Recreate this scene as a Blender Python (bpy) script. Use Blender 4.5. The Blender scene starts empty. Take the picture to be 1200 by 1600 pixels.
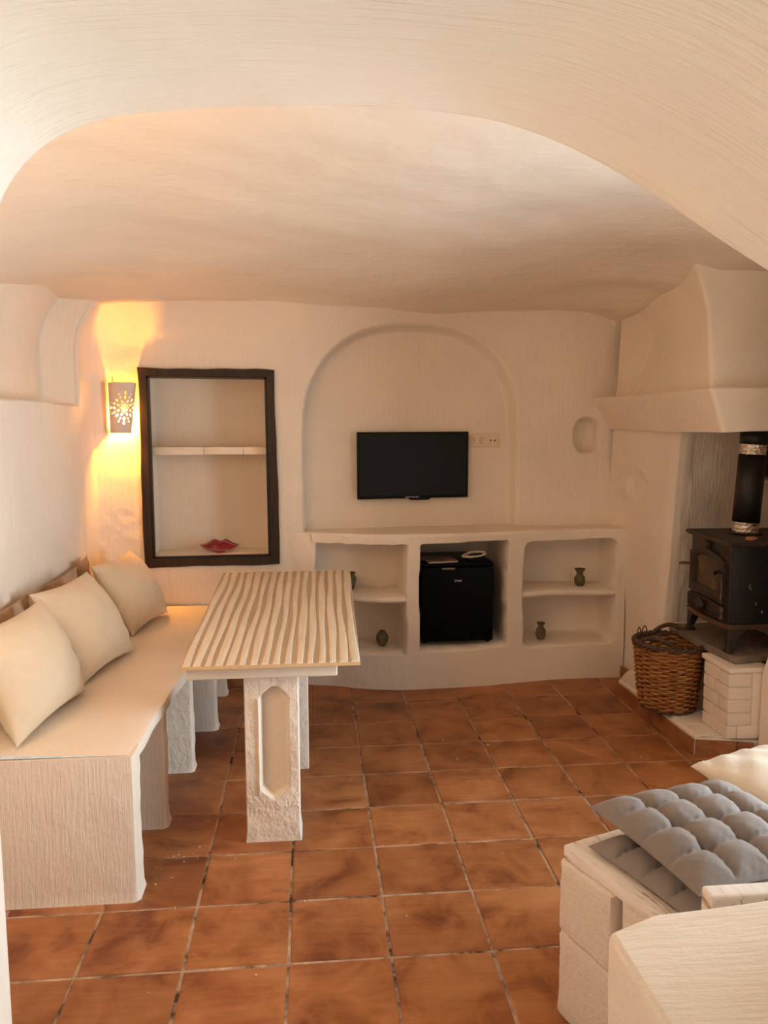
import bpy, bmesh, math, random
import numpy as np
from mathutils import Vector, Matrix

random.seed(7)
PI = math.pi
S = bpy.context.scene
COL = S.collection

# ------------------------------------------------------------------ camera
CAM_H = 1.61
cam_d = bpy.data.cameras.new('camera')
cam_d.sensor_fit = 'VERTICAL'
cam_d.sensor_height = 36.0
cam_d.lens = 36.0 * 1218.0 / 1600.0
cam_d.clip_start = 0.02
cam = bpy.data.objects.new('camera', cam_d)
COL.objects.link(cam)
PITCH, YAW, ROLL = math.radians(6.452), math.radians(5.361), math.radians(-0.155)
fwd = Vector((math.sin(YAW) * math.cos(PITCH), math.cos(YAW) * math.cos(PITCH), -math.sin(PITCH)))
rgt = Vector((math.cos(YAW), -math.sin(YAW), 0))
up = rgt.cross(fwd)
r2 = rgt * math.cos(ROLL) + up * math.sin(ROLL)
u2 = -rgt * math.sin(ROLL) + up * math.cos(ROLL)
cam.matrix_world = Matrix(((r2.x, u2.x, -fwd.x, 0), (r2.y, u2.y, -fwd.y, 0), (r2.z, u2.z, -fwd.z, CAM_H), (0, 0, 0, 1)))
S.camera = cam

# ------------------------------------------------------------------ world and daylight
W = bpy.data.worlds.new('sky'); S.world = W; W.use_nodes = True
W.node_tree.nodes['Background'].inputs['Color'].default_value = (0.86, 0.93, 1.0, 1)
W.node_tree.nodes['Background'].inputs['Strength'].default_value = 0.12

def area(name, loc, rot, sx, sy, energy, color):
    d = bpy.data.lights.new(name, 'AREA'); d.shape = 'RECTANGLE'; d.size = sx; d.size_y = sy
    d.energy = energy; d.color = color
    o = bpy.data.objects.new(name, d); o.location = loc; o.rotation_euler = rot
    COL.objects.link(o); return o
# daylight in the side door (right, just outside the frame) and from the open side of the porch
L1 = area('daylight_side_door', (2.42, 2.0, 1.05), (0, math.radians(90), 0), 1.9, 1.0, 58, (0.80, 0.92, 1.0))
L1.data.spread = math.radians(112)
L2 = area('daylight_entrance', (2.3, -0.35, 1.0), (0, math.radians(97), 0), 1.9, 1.5, 70, (0.80, 0.92, 1.0))
# warm bulb on the inner side of the arch wall, out of the frame on the left
pd = bpy.data.lights.new('inner_wall_bulb', 'POINT'); pd.energy = 17; pd.color = (1.0, .52, .20); pd.shadow_soft_size = .06
po = bpy.data.objects.new('inner_wall_bulb', pd); po.location = (-1.05, 1.72, 1.98); COL.objects.link(po)
sd = bpy.data.lights.new('sun', 'SUN'); sd.energy = 6.3; sd.angle = math.radians(3); sd.color = (1.0, .96, .91)
sun = bpy.data.objects.new('sun', sd); COL.objects.link(sun)
sun.rotation_euler = Vector((-.10, .26, -1)).to_track_quat('-Z', 'Y').to_euler()

S.view_settings.view_transform = 'Standard'
S.view_settings.look = 'None'
S.view_settings.gamma = 1.0
S.view_settings.use_curve_mapping = False
S.view_settings.exposure = -0.16
S.cycles.max_bounces = 12
S.cycles.diffuse_bounces = 8

# ------------------------------------------------------------------ helpers
def finish(name, me, mat, parent, smooth):
    if mat is not None:
        for m in (mat if isinstance(mat, (list, tuple)) else [mat]): me.materials.append(m)
    if smooth:
        for p in me.polygons: p.use_smooth = True
    o = bpy.data.objects.new(name, me); COL.objects.link(o)
    if parent is not None: o.parent = parent
    return o

def bm_obj(name, bm, mat, parent=None, smooth=False, angle=None):
    bmesh.ops.recalc_face_normals(bm, faces=bm.faces)
    me = bpy.data.meshes.new(name); bm.to_mesh(me); bm.free()
    o = finish(name, me, mat, parent, smooth or angle is not None)
    if angle is not None: me.set_sharp_from_angle(angle=math.radians(angle))
    return o

def grid_mesh(name, P, mat, parent=None, smooth=True, closed_u=False, closed_v=False, UV=None, flip=False):
    """P: array (nu, nv, 3)."""
    nu, nv = P.shape[:2]
    verts = P.reshape(-1, 3)
    iu = np.arange(nu if closed_u else nu - 1); iv = np.arange(nv if closed_v else nv - 1)
    I, J = np.meshgrid(iu, iv, indexing='ij'); I2, J2 = (I + 1) % nu, (J + 1) % nv
    F = np.stack([I * nv + J, I2 * nv + J, I2 * nv + J2, I * nv + J2], -1).reshape(-1, 4)
    if flip: F = F[:, ::-1]
    me = bpy.data.meshes.new(name); me.from_pydata(verts.tolist(), [], F.tolist())
    if UV is not None:
        uvl = me.uv_layers.new(name='UVMap')
        uvl.data.foreach_set('uv', UV.reshape(-1, 2)[F.reshape(-1)].ravel())
    return finish(name, me, mat, parent, smooth)

def box_bm(bm, x0, x1, y0, y1, z0, z1, bevel=0.0, seg=2, M=None, jitter=0):
    r = bmesh.ops.create_cube(bm, size=1)
    vs = r['verts']
    for v in vs:
        v.co = Vector((x0 + (v.co.x + .5) * (x1 - x0), y0 + (v.co.y + .5) * (y1 - y0), z0 + (v.co.z + .5) * (z1 - z0)))
        if jitter: v.co += Vector([random.uniform(-jitter, jitter) for _ in range(3)])
    if bevel > 0:
        es = list({e for v in vs for e in v.link_edges})
        rr = bmesh.ops.bevel(bm, geom=es, offset=bevel, segments=seg, affect='EDGES', profile=.6)
        vs = list({v for f in rr['faces'] for v in f.verts} | {v for v in vs if v.is_valid})
    if M is not None:
        for v in vs: v.co = M @ v.co
    return vs

def box(name, x0, x1, y0, y1, z0, z1, mat, parent=None, bevel=0.004, seg=2, M=None, jitter=0):
    bm = bmesh.new(); box_bm(bm, x0, x1, y0, y1, z0, z1, bevel, seg, M, jitter)
    return bm_obj(name, bm, mat, parent, angle=40)

def prism_bm(bm, pts, d, axis='y'):
    """extrude closed 2-D outline pts (list of 3-D points) by vector d."""
    a = [bm.verts.new(p) for p in pts]; b = [bm.verts.new(Vector(p) + Vector(d)) for p in pts]
    bm.faces.new(a[::-1]); bm.faces.new(b)
    n = len(a)
    for i in range(n): bm.faces.new((a[i], a[(i + 1) % n], b[(i + 1) % n], b[i]))

def lathe(name, prof, mat, parent=None, seg=32, loc=(0, 0, 0), M=None):
    pr = np.array(prof, float); t = np.linspace(0, 2 * PI, seg, endpoint=False)
    P = np.zeros((len(pr), seg, 3))
    P[..., 0] = pr[:, 0:1] * np.cos(t); P[..., 1] = pr[:, 0:1] * np.sin(t); P[..., 2] = pr[:, 1:2]
    if M is not None:
        R = np.array(M.to_3x3()); P = P @ R.T + np.array(M.translation)
    P += np.array(loc)
    return grid_mesh(name, P, mat, parent, closed_v=True)

def tube_pts(path, rad, seg=8, closed=False):
    path = np.array(path, float); n = len(path)
    if np.isscalar(rad): rad = np.full(n, rad)
    T = np.gradient(path, axis=0) if not closed else np.roll(path, -1, 0) - np.roll(path, 1, 0)
    T /= np.linalg.norm(T, axis=1, keepdims=True) + 1e-9
    P = np.zeros((n, seg, 3)); ref = np.array([0, 0, 1.0])
    if abs(T[0] @ ref) > .9: ref = np.array([1.0, 0, 0])
    t = np.linspace(0, 2 * PI, seg, endpoint=False)
    for i in range(n):
        a = np.cross(T[i], ref)
        if np.linalg.norm(a) < 1e-3: a = np.cross(T[i], [0, 1.0, 0])
        a /= np.linalg.norm(a); b = np.cross(T[i], a); ref = -np.cross(T[i], a) if False else ref
        P[i] = path[i] + rad[i] * (np.cos(t)[:, None] * a + np.sin(t)[:, None] * b)
    return P

def tube(name, path, rad, mat, parent=None, seg=8, closed=False):
    return grid_mesh(name, tube_pts(path, rad, seg, closed), mat, parent, closed_u=closed, closed_v=True)

def join_grids(name, Ps, mat, parent=None, closed_u=False, smooth=True):
    V = []; F = []; o = 0
    for P in Ps:
        nu, nv = P.shape[:2]
        I, J = np.meshgrid(np.arange(nu if closed_u else nu - 1), np.arange(nv), indexing='ij')
        I2, J2 = (I + 1) % nu, (J + 1) % nv
        F.append(np.stack([I * nv + J, I2 * nv + J, I2 * nv + J2, I * nv + J2], -1).reshape(-1, 4) + o)
        V.append(P.reshape(-1, 3)); o += nu * nv
    me = bpy.data.meshes.new(name); me.from_pydata(np.concatenate(V).tolist(), [], np.concatenate(F).tolist())
    return finish(name, me, mat, parent, smooth)

def tag(o, label, cat, group=None):
    o['label'] = label; o['category'] = cat
    if group: o['group'] = group
    return o
def thing(name, label, cat, loc=(0, 0, 0), rz=0, group=None):
    o = bpy.data.objects.new(name, None); o.empty_display_size = .05; COL.objects.link(o)
    o.location = loc; o.rotation_euler = (0, 0, rz)
    return tag(o, label, cat, group)
def struct(o):
    o['kind'] = 'structure'; return o
def rebase(root):
    """children were meshed in world coordinates: shift them into the root's frame."""
    M = Matrix.Translation(root.location).inverted()
    for c in root.children: c.data.transform(M)
def copy_tree(o, parent=None):
    c = o.copy(); COL.objects.link(c)
    if parent is not None: c.parent = parent
    for ch in list(o.children): copy_tree(ch, c)
    return c
def sstep(a, b, x):
    t = np.clip((x - a) / (b - a), 0, 1); return t * t * (3 - 2 * t)
def lump(x, y, k=1.0, ph=0.0):
    """slow hand-plastered unevenness, about -1..1"""
    return (np.sin(2.1 * k * x + 1.3 * k * y + ph) + np.sin(3.7 * k * y - 1.9 * k * x + 2 + ph) * .6 + np.sin(6.3 * k * x + 4.9 * k * y + 1 + ph * 2) * .35
            + np.sin(11 * k * x - 9.1 * k * y + ph) * .18) / 2.1

def text_mesh(name, body, size, mat, parent, M, extrude=.0004):
    cu = bpy.data.curves.new(name, 'FONT'); cu.body = body; cu.size = size; cu.extrude = extrude
    cu.align_x = 'CENTER'; cu.align_y = 'CENTER'; cu.resolution_u = 3
    t = bpy.data.objects.new('tmp', cu); COL.objects.link(t)
    dg = bpy.context.evaluated_depsgraph_get()
    me = bpy.data.meshes.new_from_object(t.evaluated_get(dg))
    bpy.data.objects.remove(t); bpy.data.curves.remove(cu)
    me.transform(M); me.name = name
    return finish(name, me, mat, parent, False)

# ------------------------------------------------------------------ materials
def mat(name, color, rough=.6, spec=.3, metal=0):
    m = bpy.data.materials.new(name); m.use_nodes = True
    b = m.node_tree.nodes['Principled BSDF']
    b.inputs['Base Color'].default_value = (*color, 1); b.inputs['Roughness'].default_value = rough
    b.inputs['Metallic'].default_value = metal; b.inputs['Specular IOR Level'].default_value = spec
    return m
class N:
    def __init__(s, m): s.t = m.node_tree; s.b = s.t.nodes['Principled BSDF']
    def n(s, typ, **kw):
        x = s.t.nodes.new(typ)
        for k, v in kw.items():
            if hasattr(x, k): setattr(x, k, v)
            else: x.inputs[k].default_value = v
        return x
    def l(s, a, b): s.t.links.new(a, b)
    def coord(s, scale=(1, 1, 1), kind='Object', add_random=False):
        c = s.n('ShaderNodeTexCoord'); mp = s.n('ShaderNodeMapping'); mp.inputs['Scale'].default_value = scale
        out = c.outputs[kind]
        if add_random:
            oi = s.n('ShaderNodeObjectInfo'); ml = s.n('ShaderNodeVectorMath', operation='SCALE'); ml.inputs[0].default_value = (37, 17, 53)
            s.l(oi.outputs['Random'], ml.inputs['Scale']); ad = s.n('ShaderNodeVectorMath', operation='ADD')
            s.l(out, ad.inputs[0]); s.l(ml.outputs[0], ad.inputs[1]); out = ad.outputs[0]
        s.l(out, mp.inputs['Vector']); return mp.outputs[0]
    def noise(s, vec, scale, detail=3, rough=.5, dist=0):
        x = s.n('ShaderNodeTexNoise'); x.inputs['Scale'].default_value = scale; x.inputs['Detail'].default_value = detail
        x.inputs['Roughness'].default_value = rough; x.inputs['Distortion'].default_value = dist
        s.l(vec, x.inputs['Vector']); return x.outputs['Fac']
    def ramp(s, fac, stops):
        r = s.n('ShaderNodeValToRGB'); e = r.color_ramp.elements
        while len(e) < len(stops): e.new(.5)
        for i, (p, c) in enumerate(stops):
            e[i].position = p; e[i].color = (*c, 1) if len(c) == 3 else c
        s.l(fac, r.inputs['Fac']); return r.outputs['Color']
    def mix(s, fac, a, b, mode='MIX'):
        x = s.n('ShaderNodeMix', data_type='RGBA', blend_type=mode)
        for sock, v in ((x.inputs[0], fac), (x.inputs[6], a), (x.inputs[7], b)):
            if hasattr(v, 'is_output') or isinstance(v, bpy.types.NodeSocket): s.l(v, sock)
            else: sock.default_value = v if not isinstance(v, tuple) else (*v, 1)[:4]
        return x.outputs[2]
    def math(s, op, a, b=0.0):
        x = s.n('ShaderNodeMath', operation=op)
        for i, v in enumerate((a, b)):
            if isinstance(v, bpy.types.NodeSocket): s.l(v, x.inputs[i])
            else: x.inputs[i].default_value = v
        return x.outputs[0]
    def bump(s, h, strength, dist, prev=None):
        x = s.n('ShaderNodeBump'); x.inputs['Strength'].default_value = strength; x.inputs['Distance'].default_value = dist
        s.l(h, x.inputs['Height'])
        if prev is not None: s.l(prev, x.inputs['Normal'])
        return x.outputs[0]

PLASTER = (0.80, 0.712, 0.597)
def plaster(name, streak, kind='Object', strength=.5, color=PLASTER, coarse=.4):
    m = mat(name, color, .85, .15); n = N(m)
    v = n.coord(streak, kind)
    a = n.noise(v, 1.0, 4, .6)
    v2 = n.coord((1, 1, 1))
    b = n.noise(v2, 9, 4, .55)
    g = n.noise(v2, 160, 2, .6)
    c = n.noise(v2, 2.2, 3, .5)
    col = n.mix(n.ramp(c, [(.3, (0, 0, 0)), (.75, (1, 1, 1))]), tuple(x * .95 for x in color), tuple(min(1, x * 1.04) for x in color))
    n.l(col, n.b.inputs['Base Color'])
    k = n.bump(b, coarse, .02); k = n.bump(a, strength, .006, k); k = n.bump(g, .25, .002, k)
    n.l(k, n.b.inputs['Normal'])
    return m
M_wall = plaster('plaster_wall', (55, 55, 3.5), strength=.75, coarse=.55)
M_ceil = plaster('plaster_ceiling', (3.0, 50, 50), strength=.35)
M_soff = plaster('plaster_arch', (2.2, 42, 1), 'UV', strength=1.4, coarse=.3)
M_low = plaster('plaster_low_wall', (5, 60, 60), strength=.7, coarse=.3)
M_unit = plaster('plaster_unit', (25, 25, 7), strength=.35, coarse=.5)
M_bench = plaster('plaster_bench', (95, 95, 9), strength=.6, coarse=.45)
M_smooth = plaster('plaster_smooth', (9, 9, 9), strength=.25, coarse=.25)
M_rough = plaster('plaster_rough', (45, 45, 30), strength=1.0, coarse=.6)
M_hood = plaster('plaster_hood', (14, 14, 5), strength=.2, coarse=.3)
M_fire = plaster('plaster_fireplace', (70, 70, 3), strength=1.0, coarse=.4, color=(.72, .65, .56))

def terracotta(name, k=1.0, rough=.42):
    m = mat(name, (.4, .15, .05), rough, .35); n = N(m)
    v = n.coord((1, 1, 1), add_random=True)
    a = n.noise(v, 5.5, 4, .6, .6)
    b = n.noise(v, 2.2, 2, .5)
    vs = n.coord((6, 60, 60), add_random=True); s = n.noise(vs, 1, 3, .6)
    c1 = n.ramp(a, [(.30, (.20 * k, .060 * k, .022 * k)), (.47, (.36 * k, .138 * k, .046 * k)), (.72, (.48 * k, .21 * k, .082 * k))])
    oi = n.n('ShaderNodeObjectInfo')
    tone = n.ramp(oi.outputs['Random'], [(0, (.80, .76, .74)), (.5, (1, 1, 1)), (1, (1.12, 1.14, 1.18))])
    col = n.mix(1.0, c1, tone, 'MULTIPLY')
    st = n.ramp(s, [(.35, (.9, .9, .9)), (.65, (1.06, 1.06, 1.06))]); col = n.mix(1.0, col, st, 'MULTIPLY')
    dk = n.ramp(b, [(.55, (1, 1, 1)), (.62, (.74, .66, .66))]); col = n.mix(.75, col, dk, 'MULTIPLY')
    n.l(col, n.b.inputs['Base Color'])
    r = n.math('ADD', n.math('MULTIPLY', a, .3), rough - .12); n.l(r, n.b.inputs['Roughness'])
    k2 = n.bump(a, .2, .004); k2 = n.bump(s, .12, .002, k2); n.l(k2, n.b.inputs['Normal'])
    return m
M_tile = terracotta('terracotta')
M_base = terracotta('terracotta_baseboard', .85, .5)
def grout():
    m = mat('grout', (.3, .2, .14), .9, .1); n = N(m); v = n.coord()
    a = n.noise(v, 7, 4, .7); n.l(n.ramp(a, [(.36, (.07, .045, .03)), (.47, (.36, .25, .17)), (.7, (.62, .48, .37))]), n.b.inputs['Base Color'])
    n.l(n.bump(n.noise(v, 120, 2), .5, .003), n.b.inputs['Normal']); return m
M_grout = grout()

def wood(name, c0, c1, scale=(3, 40, 40), rough=.5, spec=.3):
    m = mat(name, c0, rough, spec); n = N(m); v = n.coord(scale)
    a = n.noise(v, 1, 4, .6, .5); n.l(n.ramp(a, [(.3, c0), (.7, c1)]), n.b.inputs['Base Color'])
    n.l(n.bump(a, .25, .003), n.b.inputs['Normal']); return m
M_frame = wood('dark_frame_wood', (.011, .007, .005), (.040, .023, .013), (40, 40, 4), .45)
M_bead = mat('black_bead', (.012, .009, .008), .35, .4)
M_board = wood('painted_board', (.74, .64, .5), (.82, .73, .6), (4, 40, 40), .5)
M_slat = wood('cream_slat', (.70, .61, .46), (.84, .76, .62), (70, 5, 70), .45, .35)
M_groove = wood('tan_groove', (.47, .37, .25), (.57, .46, .33), (60, 4, 60), .55)
M_tedge = wood('table_edge', (.60, .40, .2), (.70, .5, .28), (6, 40, 40), .5)
M_black = mat('black_plastic', (.006, .006, .006), .45, .15)
M_screen = mat('tv_screen', (.009, .0095, .008), .3, .15)
M_fridge = mat('black_enamel', (.002, .002, .002), .35, .08)
M_white_print = mat('white_print', (.75, .75, .75), .5)
M_chrome = mat('chrome', (.7, .7, .7), .25, .5, 1)
M_socket = mat('cream_plastic', (.72, .60, .43), .4, .4)
M_hole = mat('dark_hole', (.02, .012, .008), .6)
M_pin = mat('socket_shadow', (.25, .15, .07), .6)

def fabric(name, c, sc=260):
    m = mat(name, c, .8, .2); n = N(m); v = n.coord()
    a = n.noise(v, sc, 2, .6); b = n.noise(v, 14, 3, .6, .4)
    n.l(n.mix(b, tuple(x * .93 for x in c), tuple(min(1, x * 1.05) for x in c)), n.b.inputs['Base Color'])
    k = n.bump(b, .35, .01); k = n.bump(a, .15, .001, k); n.l(k, n.b.inputs['Normal'])
    n.b.inputs['Sheen Weight'].default_value = .15
    return m
M_cush = fabric('beige_fabric', (.66, .535, .375))
M_cush_shade = fabric('shade_brown_fabric', (.40, .26, .16))  # beige darkened to brown for the shade behind the front cushions
M_grey = fabric('grey_fabric', (.24, .208, .188))
M_creamf = fabric('cream_fabric', (.74, .66, .54))

def clay():
    m = mat('green_clay', (.11, .095, .05), .55, .3); n = N(m); v = n.coord(add_random=True)
    a = n.noise(v, 30, 4, .6); n.l(n.ramp(a, [(.3, (.07, .05, .028)), (.55, (.13, .105, .055)), (.75, (.17, .16, .10))]), n.b.inputs['Base Color'])
    n.l(n.bump(a, .4, .004), n.b.inputs['Normal']); return m
M_clay = clay()
def wick(name, c0, c1, sc=40):
    m = mat(name, c0, .5, .35); n = N(m); v = n.coord((1, 1, 3))
    a = n.noise(v, sc, 3, .6); n.l(n.ramp(a, [(.35, c0), (.65, c1)]), n.b.inputs['Base Color']); return m
M_wick = wick('wicker', (.20, .072, .018), (.46, .20, .055), 22)
M_wickd = wick('wicker_dark', (.05, .026, .014), (.12, .065, .035))
def iron(name, c0, c1, rough, spec=.35, sc=25):
    m = mat(name, c0, rough, spec); n = N(m); v = n.coord(); a = n.noise(v, sc, 4, .65)
    n.l(n.ramp(a, [(.4, c0), (.7, c1)]), n.b.inputs['Base Color']); n.l(n.bump(n.noise(v, 180, 2), .15, .001), n.b.inputs['Normal']); return m
M_iron = iron('cast_iron', (.018, .013, .010), (.045, .028, .018), .5)
M_irons = iron('stove_side', (.008, .008, .008), (.016, .015, .014), .42)
M_irond = iron('stove_top', (.030, .019, .013), (.075, .046, .030), .55)
M_rust = iron('worn_brown_iron', (.07, .035, .018), (.14, .075, .04), .5)
def glassy():
    m = mat('sooty_glass', (.03, .018, .009), .18, .5); n = N(m); v = n.coord((1, 1, .7)); a = n.noise(v, 7, 4, .6, 1)
    n.l(n.ramp(a, [(.35, (.016, .010, .006)), (.6, (.08, .042, .016)), (.75, (.15, .08, .028))]), n.b.inputs['Base Color']); return m
M_glass = glassy()
M_pipe = mat('black_flue', (.012, .009, .008), .42, .35)
def foil():
    m = mat('foil', (.80, .72, .6), .16, .5, 1); n = N(m); v = n.coord(); a = n.noise(v, 55, 3, .6, .8)
    n.l(n.bump(a, .9, .012), n.b.inputs['Normal']); return m
M_foil = foil()
M_slab = iron('grey_stone_slab', (.17, .135, .105), (.26, .2, .155), .6, .3, 8)
M_brick = plaster('painted_brick', (20, 20, 20), strength=.35, color=(.77, .67, .57), coarse=.4)
M_mortar = plaster('painted_mortar', (30, 30, 30), strength=.5, color=(.78, .69, .585), coarse=.5)
def block_mat():
    m = mat('painted_block', (.78, .70, .60), .9, .1); n = N(m); v = n.coord(add_random=True)
    a = n.noise(v, 60, 4, .7); b = n.noise(v, 220, 2)
    n.l(n.mix(a, (.70, .60, .50), (.82, .74, .64)), n.b.inputs['Base Color'])
    k = n.bump(a, .8, .006); n.l(n.bump(b, .6, .002, k), n.b.inputs['Normal']); return m
M_block = block_mat()
def plank_mat():
    m = mat('worn_white_plank', (.8, .75, .68), .6, .3); n = N(m); v = n.coord((30, 4, 30))
    a = n.noise(v, 1.2, 4, .65, .4); n.l(n.ramp(a, [(.36, (.40, .27, .17)), (.43, (.78, .72, .65)), (.7, (.86, .82, .76))]), n.b.inputs['Base Color'])
    n.l(n.bump(a, .3, .004), n.b.inputs['Normal']); return m
M_plank = plank_mat()
M_redg = mat('red_glass', (.33, .018, .028), .1, .5)
M_redg.node_tree.nodes['Principled BSDF'].inputs['Transmission Weight'].default_value = .25
M_shade = mat('ceramic_shade', (.74, .60, .50), .6, .2)
M_bulb = bpy.data.materials.new('bulb_glow'); M_bulb.use_nodes = True
_b = M_bulb.node_tree.nodes['Principled BSDF']; _b.inputs['Emission Color'].default_value = (1.0, .37, .032, 1); _b.inputs['Emission Strength'].default_value = 1700
M_cable = mat('white_cable', (.75, .68, .6), .5)
M_match = mat('matchbox_paper', (.42, .16, .09), .6)
M_match2 = mat('matchbox_end', (.66, .48, .34), .6)
M_greym = mat('grey_metal', (.22, .18, .15), .5, .4)

# ------------------------------------------------------------------ floor
floor = bm_obj('floor', (lambda bm: (box_bm(bm, -1.9, 3.2, -2.6, 5.4, -.12, -.0035), bm)[1])(bmesh.new()), M_grout)
struct(floor)
TX0, TY0, TS = -.711, 2.192, .312
def tile_mesh(w, h, seed):
    rnd = random.Random(seed); bm = bmesh.new()
    j = lambda: rnd.uniform(-.0015, .0015)
    c = [(-w / 2, -h / 2), (w / 2, -h / 2), (w / 2, h / 2), (-w / 2, h / 2)]
    c = [(x + j(), y + j()) for x, y in c]
    lo = [bm.verts.new((x, y, -.012)) for x, y in c]
    mid = [bm.verts.new((x, y, -.003)) for x, y in c]
    e = .0035
    hi = [bm.verts.new((x - math.copysign(e, x), y - math.copysign(e, y), 0)) for x, y in c]
    for A, B in ((lo, mid), (mid, hi)):
        for i in range(4): bm.faces.new((A[i], A[(i + 1) % 4], B[(i + 1) % 4], B[i]))
    bm.faces.new(hi); bmesh.ops.recalc_face_normals(bm, faces=bm.faces)
    me = bpy.data.meshes.new('tile'); bm.to_mesh(me); bm.free(); me.materials.append(M_tile); return me
full = [tile_mesh(TS - .009, TS - .009, s) for s in range(8)]
XL, XR, YN, YF = -1.24, 2.10, .42, 4.72
for i in range(-2, 10):
    for j in range(-10, 9):
        x0, x1 = TX0 + i * TS, TX0 + (i + 1) * TS; y0, y1 = TY0 + j * TS, TY0 + (j + 1) * TS
        cx0, cx1, cy0, cy1 = max(x0, XL), min(x1, XR), max(y0, YN), min(y1, YF)
        if cx1 - cx0 < .03 or cy1 - cy0 < .03: continue
        whole = cx1 - cx0 > TS - .001 and cy1 - cy0 > TS - .001
        me = full[(i * 5 + j * 3) % 8] if whole else tile_mesh(cx1 - cx0 - .009, cy1 - cy0 - .009, i * 31 + j)
        o = bpy.data.objects.new('tile', me); COL.objects.link(o); o.parent = floor
        o.location = ((cx0 + cx1) / 2 + random.uniform(-.001, .001), (cy0 + cy1) / 2 + random.uniform(-.001, .001), random.uniform(-.0012, .0012))

M_patio = iron('pale_paving', (.52, .49, .45), (.62, .585, .545), .8, .15, 5)
struct(box('floor', -2.6, 3.2, -3.4, .41, -.05, .0, M_patio, None, .004))
# ------------------------------------------------------------------ back wall
def yback(x): return 4.885 + .10 * x
def back_wall():
    xs = np.unique(np.concatenate([np.arange(-1.45, 2.2, .012), [-.972, -.968, -.237, -.233]]))
    zs = np.unique(np.concatenate([np.arange(0, 2.5, .012), [.792, .796, 1.902, 1.906, .942]]))
    X, Z = np.meshgrid(xs, zs, indexing='ij')
    front = 4.735 + .165 * sstep(-.1, 1.25, X)
    front = front - .17 * np.clip((-X - 1.06) / .24, 0, 1.3) ** 2          # rounded corner to the left wall
    front = front - .20 * np.clip((Z - 2.02) / .33, 0, 1.3) ** 2           # cove up into the ceiling
    front = front + .008 * lump(X, Z, 2.0)
    # arched television recess
    xc, hw, z0, hz, p = .628, .664, 1.5, .69, 2.5
    r = np.where(Z > z0, (np.abs((X - xc) / hw) ** p + np.clip((Z - z0) / hz, 0, None) ** p) ** (1 / p), np.abs(X - xc) / hw)
    d = (r - 1) * .62
    wR = .012 + .022 * sstep(.75, 1.2, X)
    inside = 1 - sstep(-wR * .25, wR, d)
    Y = front * (1 - inside) + (yback(X) + .004 * lump(X, Z, 2.4, 2)) * inside
    Y = np.maximum(Y, front)
    # oval pocket
    e = np.sqrt(((X - 1.775) / .086) ** 2 + ((Z - 1.533) / .115) ** 2 ) ; e4 = ((np.abs(X - 1.775) / .086) ** 2.6 + (np.abs(Z - 1.533) / .115) ** 2.6) ** (1 / 2.6)
    Y = Y + .12 * np.clip(1 - e4 ** 5, 0, 1) ** .8
    # framed cupboard niche
    hole = (X > -.970) & (X < -.235) & (Z > .794) & (Z < 1.904)
    Y = np.where(hole, 5.06 + .004 * lump(X, Z, 3), Y)
    # behind the shelf unit
    Y = np.where((Z < .942) & (X > -.09), 5.2, Y)
    return np.stack([X, Y, Z], -1)
P = back_wall()
wb = struct(grid_mesh('wall_back', P, M_wall))
# niche lining: floor, sides, top (children of the wall) and the shelf board
def niche_box():
    bm = bmesh.new()
    box_bm(bm, -1.0, -.2, 4.755, 5.06, .70, .812, .004)
    return bm_obj('niche_sill', bm, M_smooth, wb, angle=40)
niche_box()
for a, b in ((-.972, -.64), (-.638, -.405), (-.403, -.230)):
    box('shelf_tile', a, b, 4.79, 5.05, 1.427, 1.474, M_board, wb, .006, 2, jitter=.0015)

# ------------------------------------------------------------------ left wall
def left_wall():
    ys = np.unique(np.concatenate([np.arange(1.3, 5.0, .025), np.arange(4.36, 4.52, .006)])); zs = np.unique(np.concatenate([np.arange(0, 2.5, .03), np.arange(1.68, 1.78, .006)]))
    Y, Z = np.meshgrid(ys, zs, indexing='ij')
    zl = 1.725 - .006 * (Y - 3.4) + .004 * np.sin(7 * Y)
    X = -1.262 + .01 * lump(Y, Z, 1.7, 1)
    X = X + .10 * np.clip((Y - 4.5) / .3, 0, 1) ** 2
    X = X - .17 * sstep(-.008, .012, Z - zl) * (1 - sstep(4.36, 4.47, Y))
    X = X + .30 * np.clip((Z - 2.0) / .45, 0, 1.2) ** 2
    return np.stack([X, Y, Z], -1)
struct(grid_mesh('wall_left', left_wall(), M_wall, flip=True))

# ------------------------------------------------------------------ right wall, far part (turns into the fireplace)
def right_far():
    s = np.arange(-.75, 1.0, .012); zs = np.arange(0, 2.5, .025)
    U, Z = np.meshgrid(s, zs, indexing='ij')
    ye = 4.27 - .10 * Z
    R = .05
    t = sstep(-R, R, U)
    # first leg: runs towards the camera, second leg: runs to the right
    X1 = 2.005 + .09 * np.clip(U, -9, 0) ; Y1 = ye - np.clip(U, -9, 0)
    X = X1 + np.clip(U, 0, None); Y = Y1 + .10 * np.clip(U, 0, None)
    X = X + .012 * np.exp(-(U / R) ** 2); Y = Y + .012 * np.exp(-(U / R) ** 2)
    yc, zc = 4.55, 1.228
    e = np.sqrt(((Y - yc) / .125) ** 2 + ((Z - zc) / .086) ** 2)
    X = X + np.where(U < 0, .028 * (1 - sstep(.78, 1.0, e)), 0) + .006 * lump(Y, Z, 2.2, 4) * (U < 0)
    Y = Y + .012 * lump(X, Z, 4, 1) * (U > .1)
    return np.stack([X, Y, Z], -1)
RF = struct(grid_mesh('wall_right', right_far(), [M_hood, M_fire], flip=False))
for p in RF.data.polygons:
    if p.center.x > 2.06: p.material_index = 1

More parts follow.
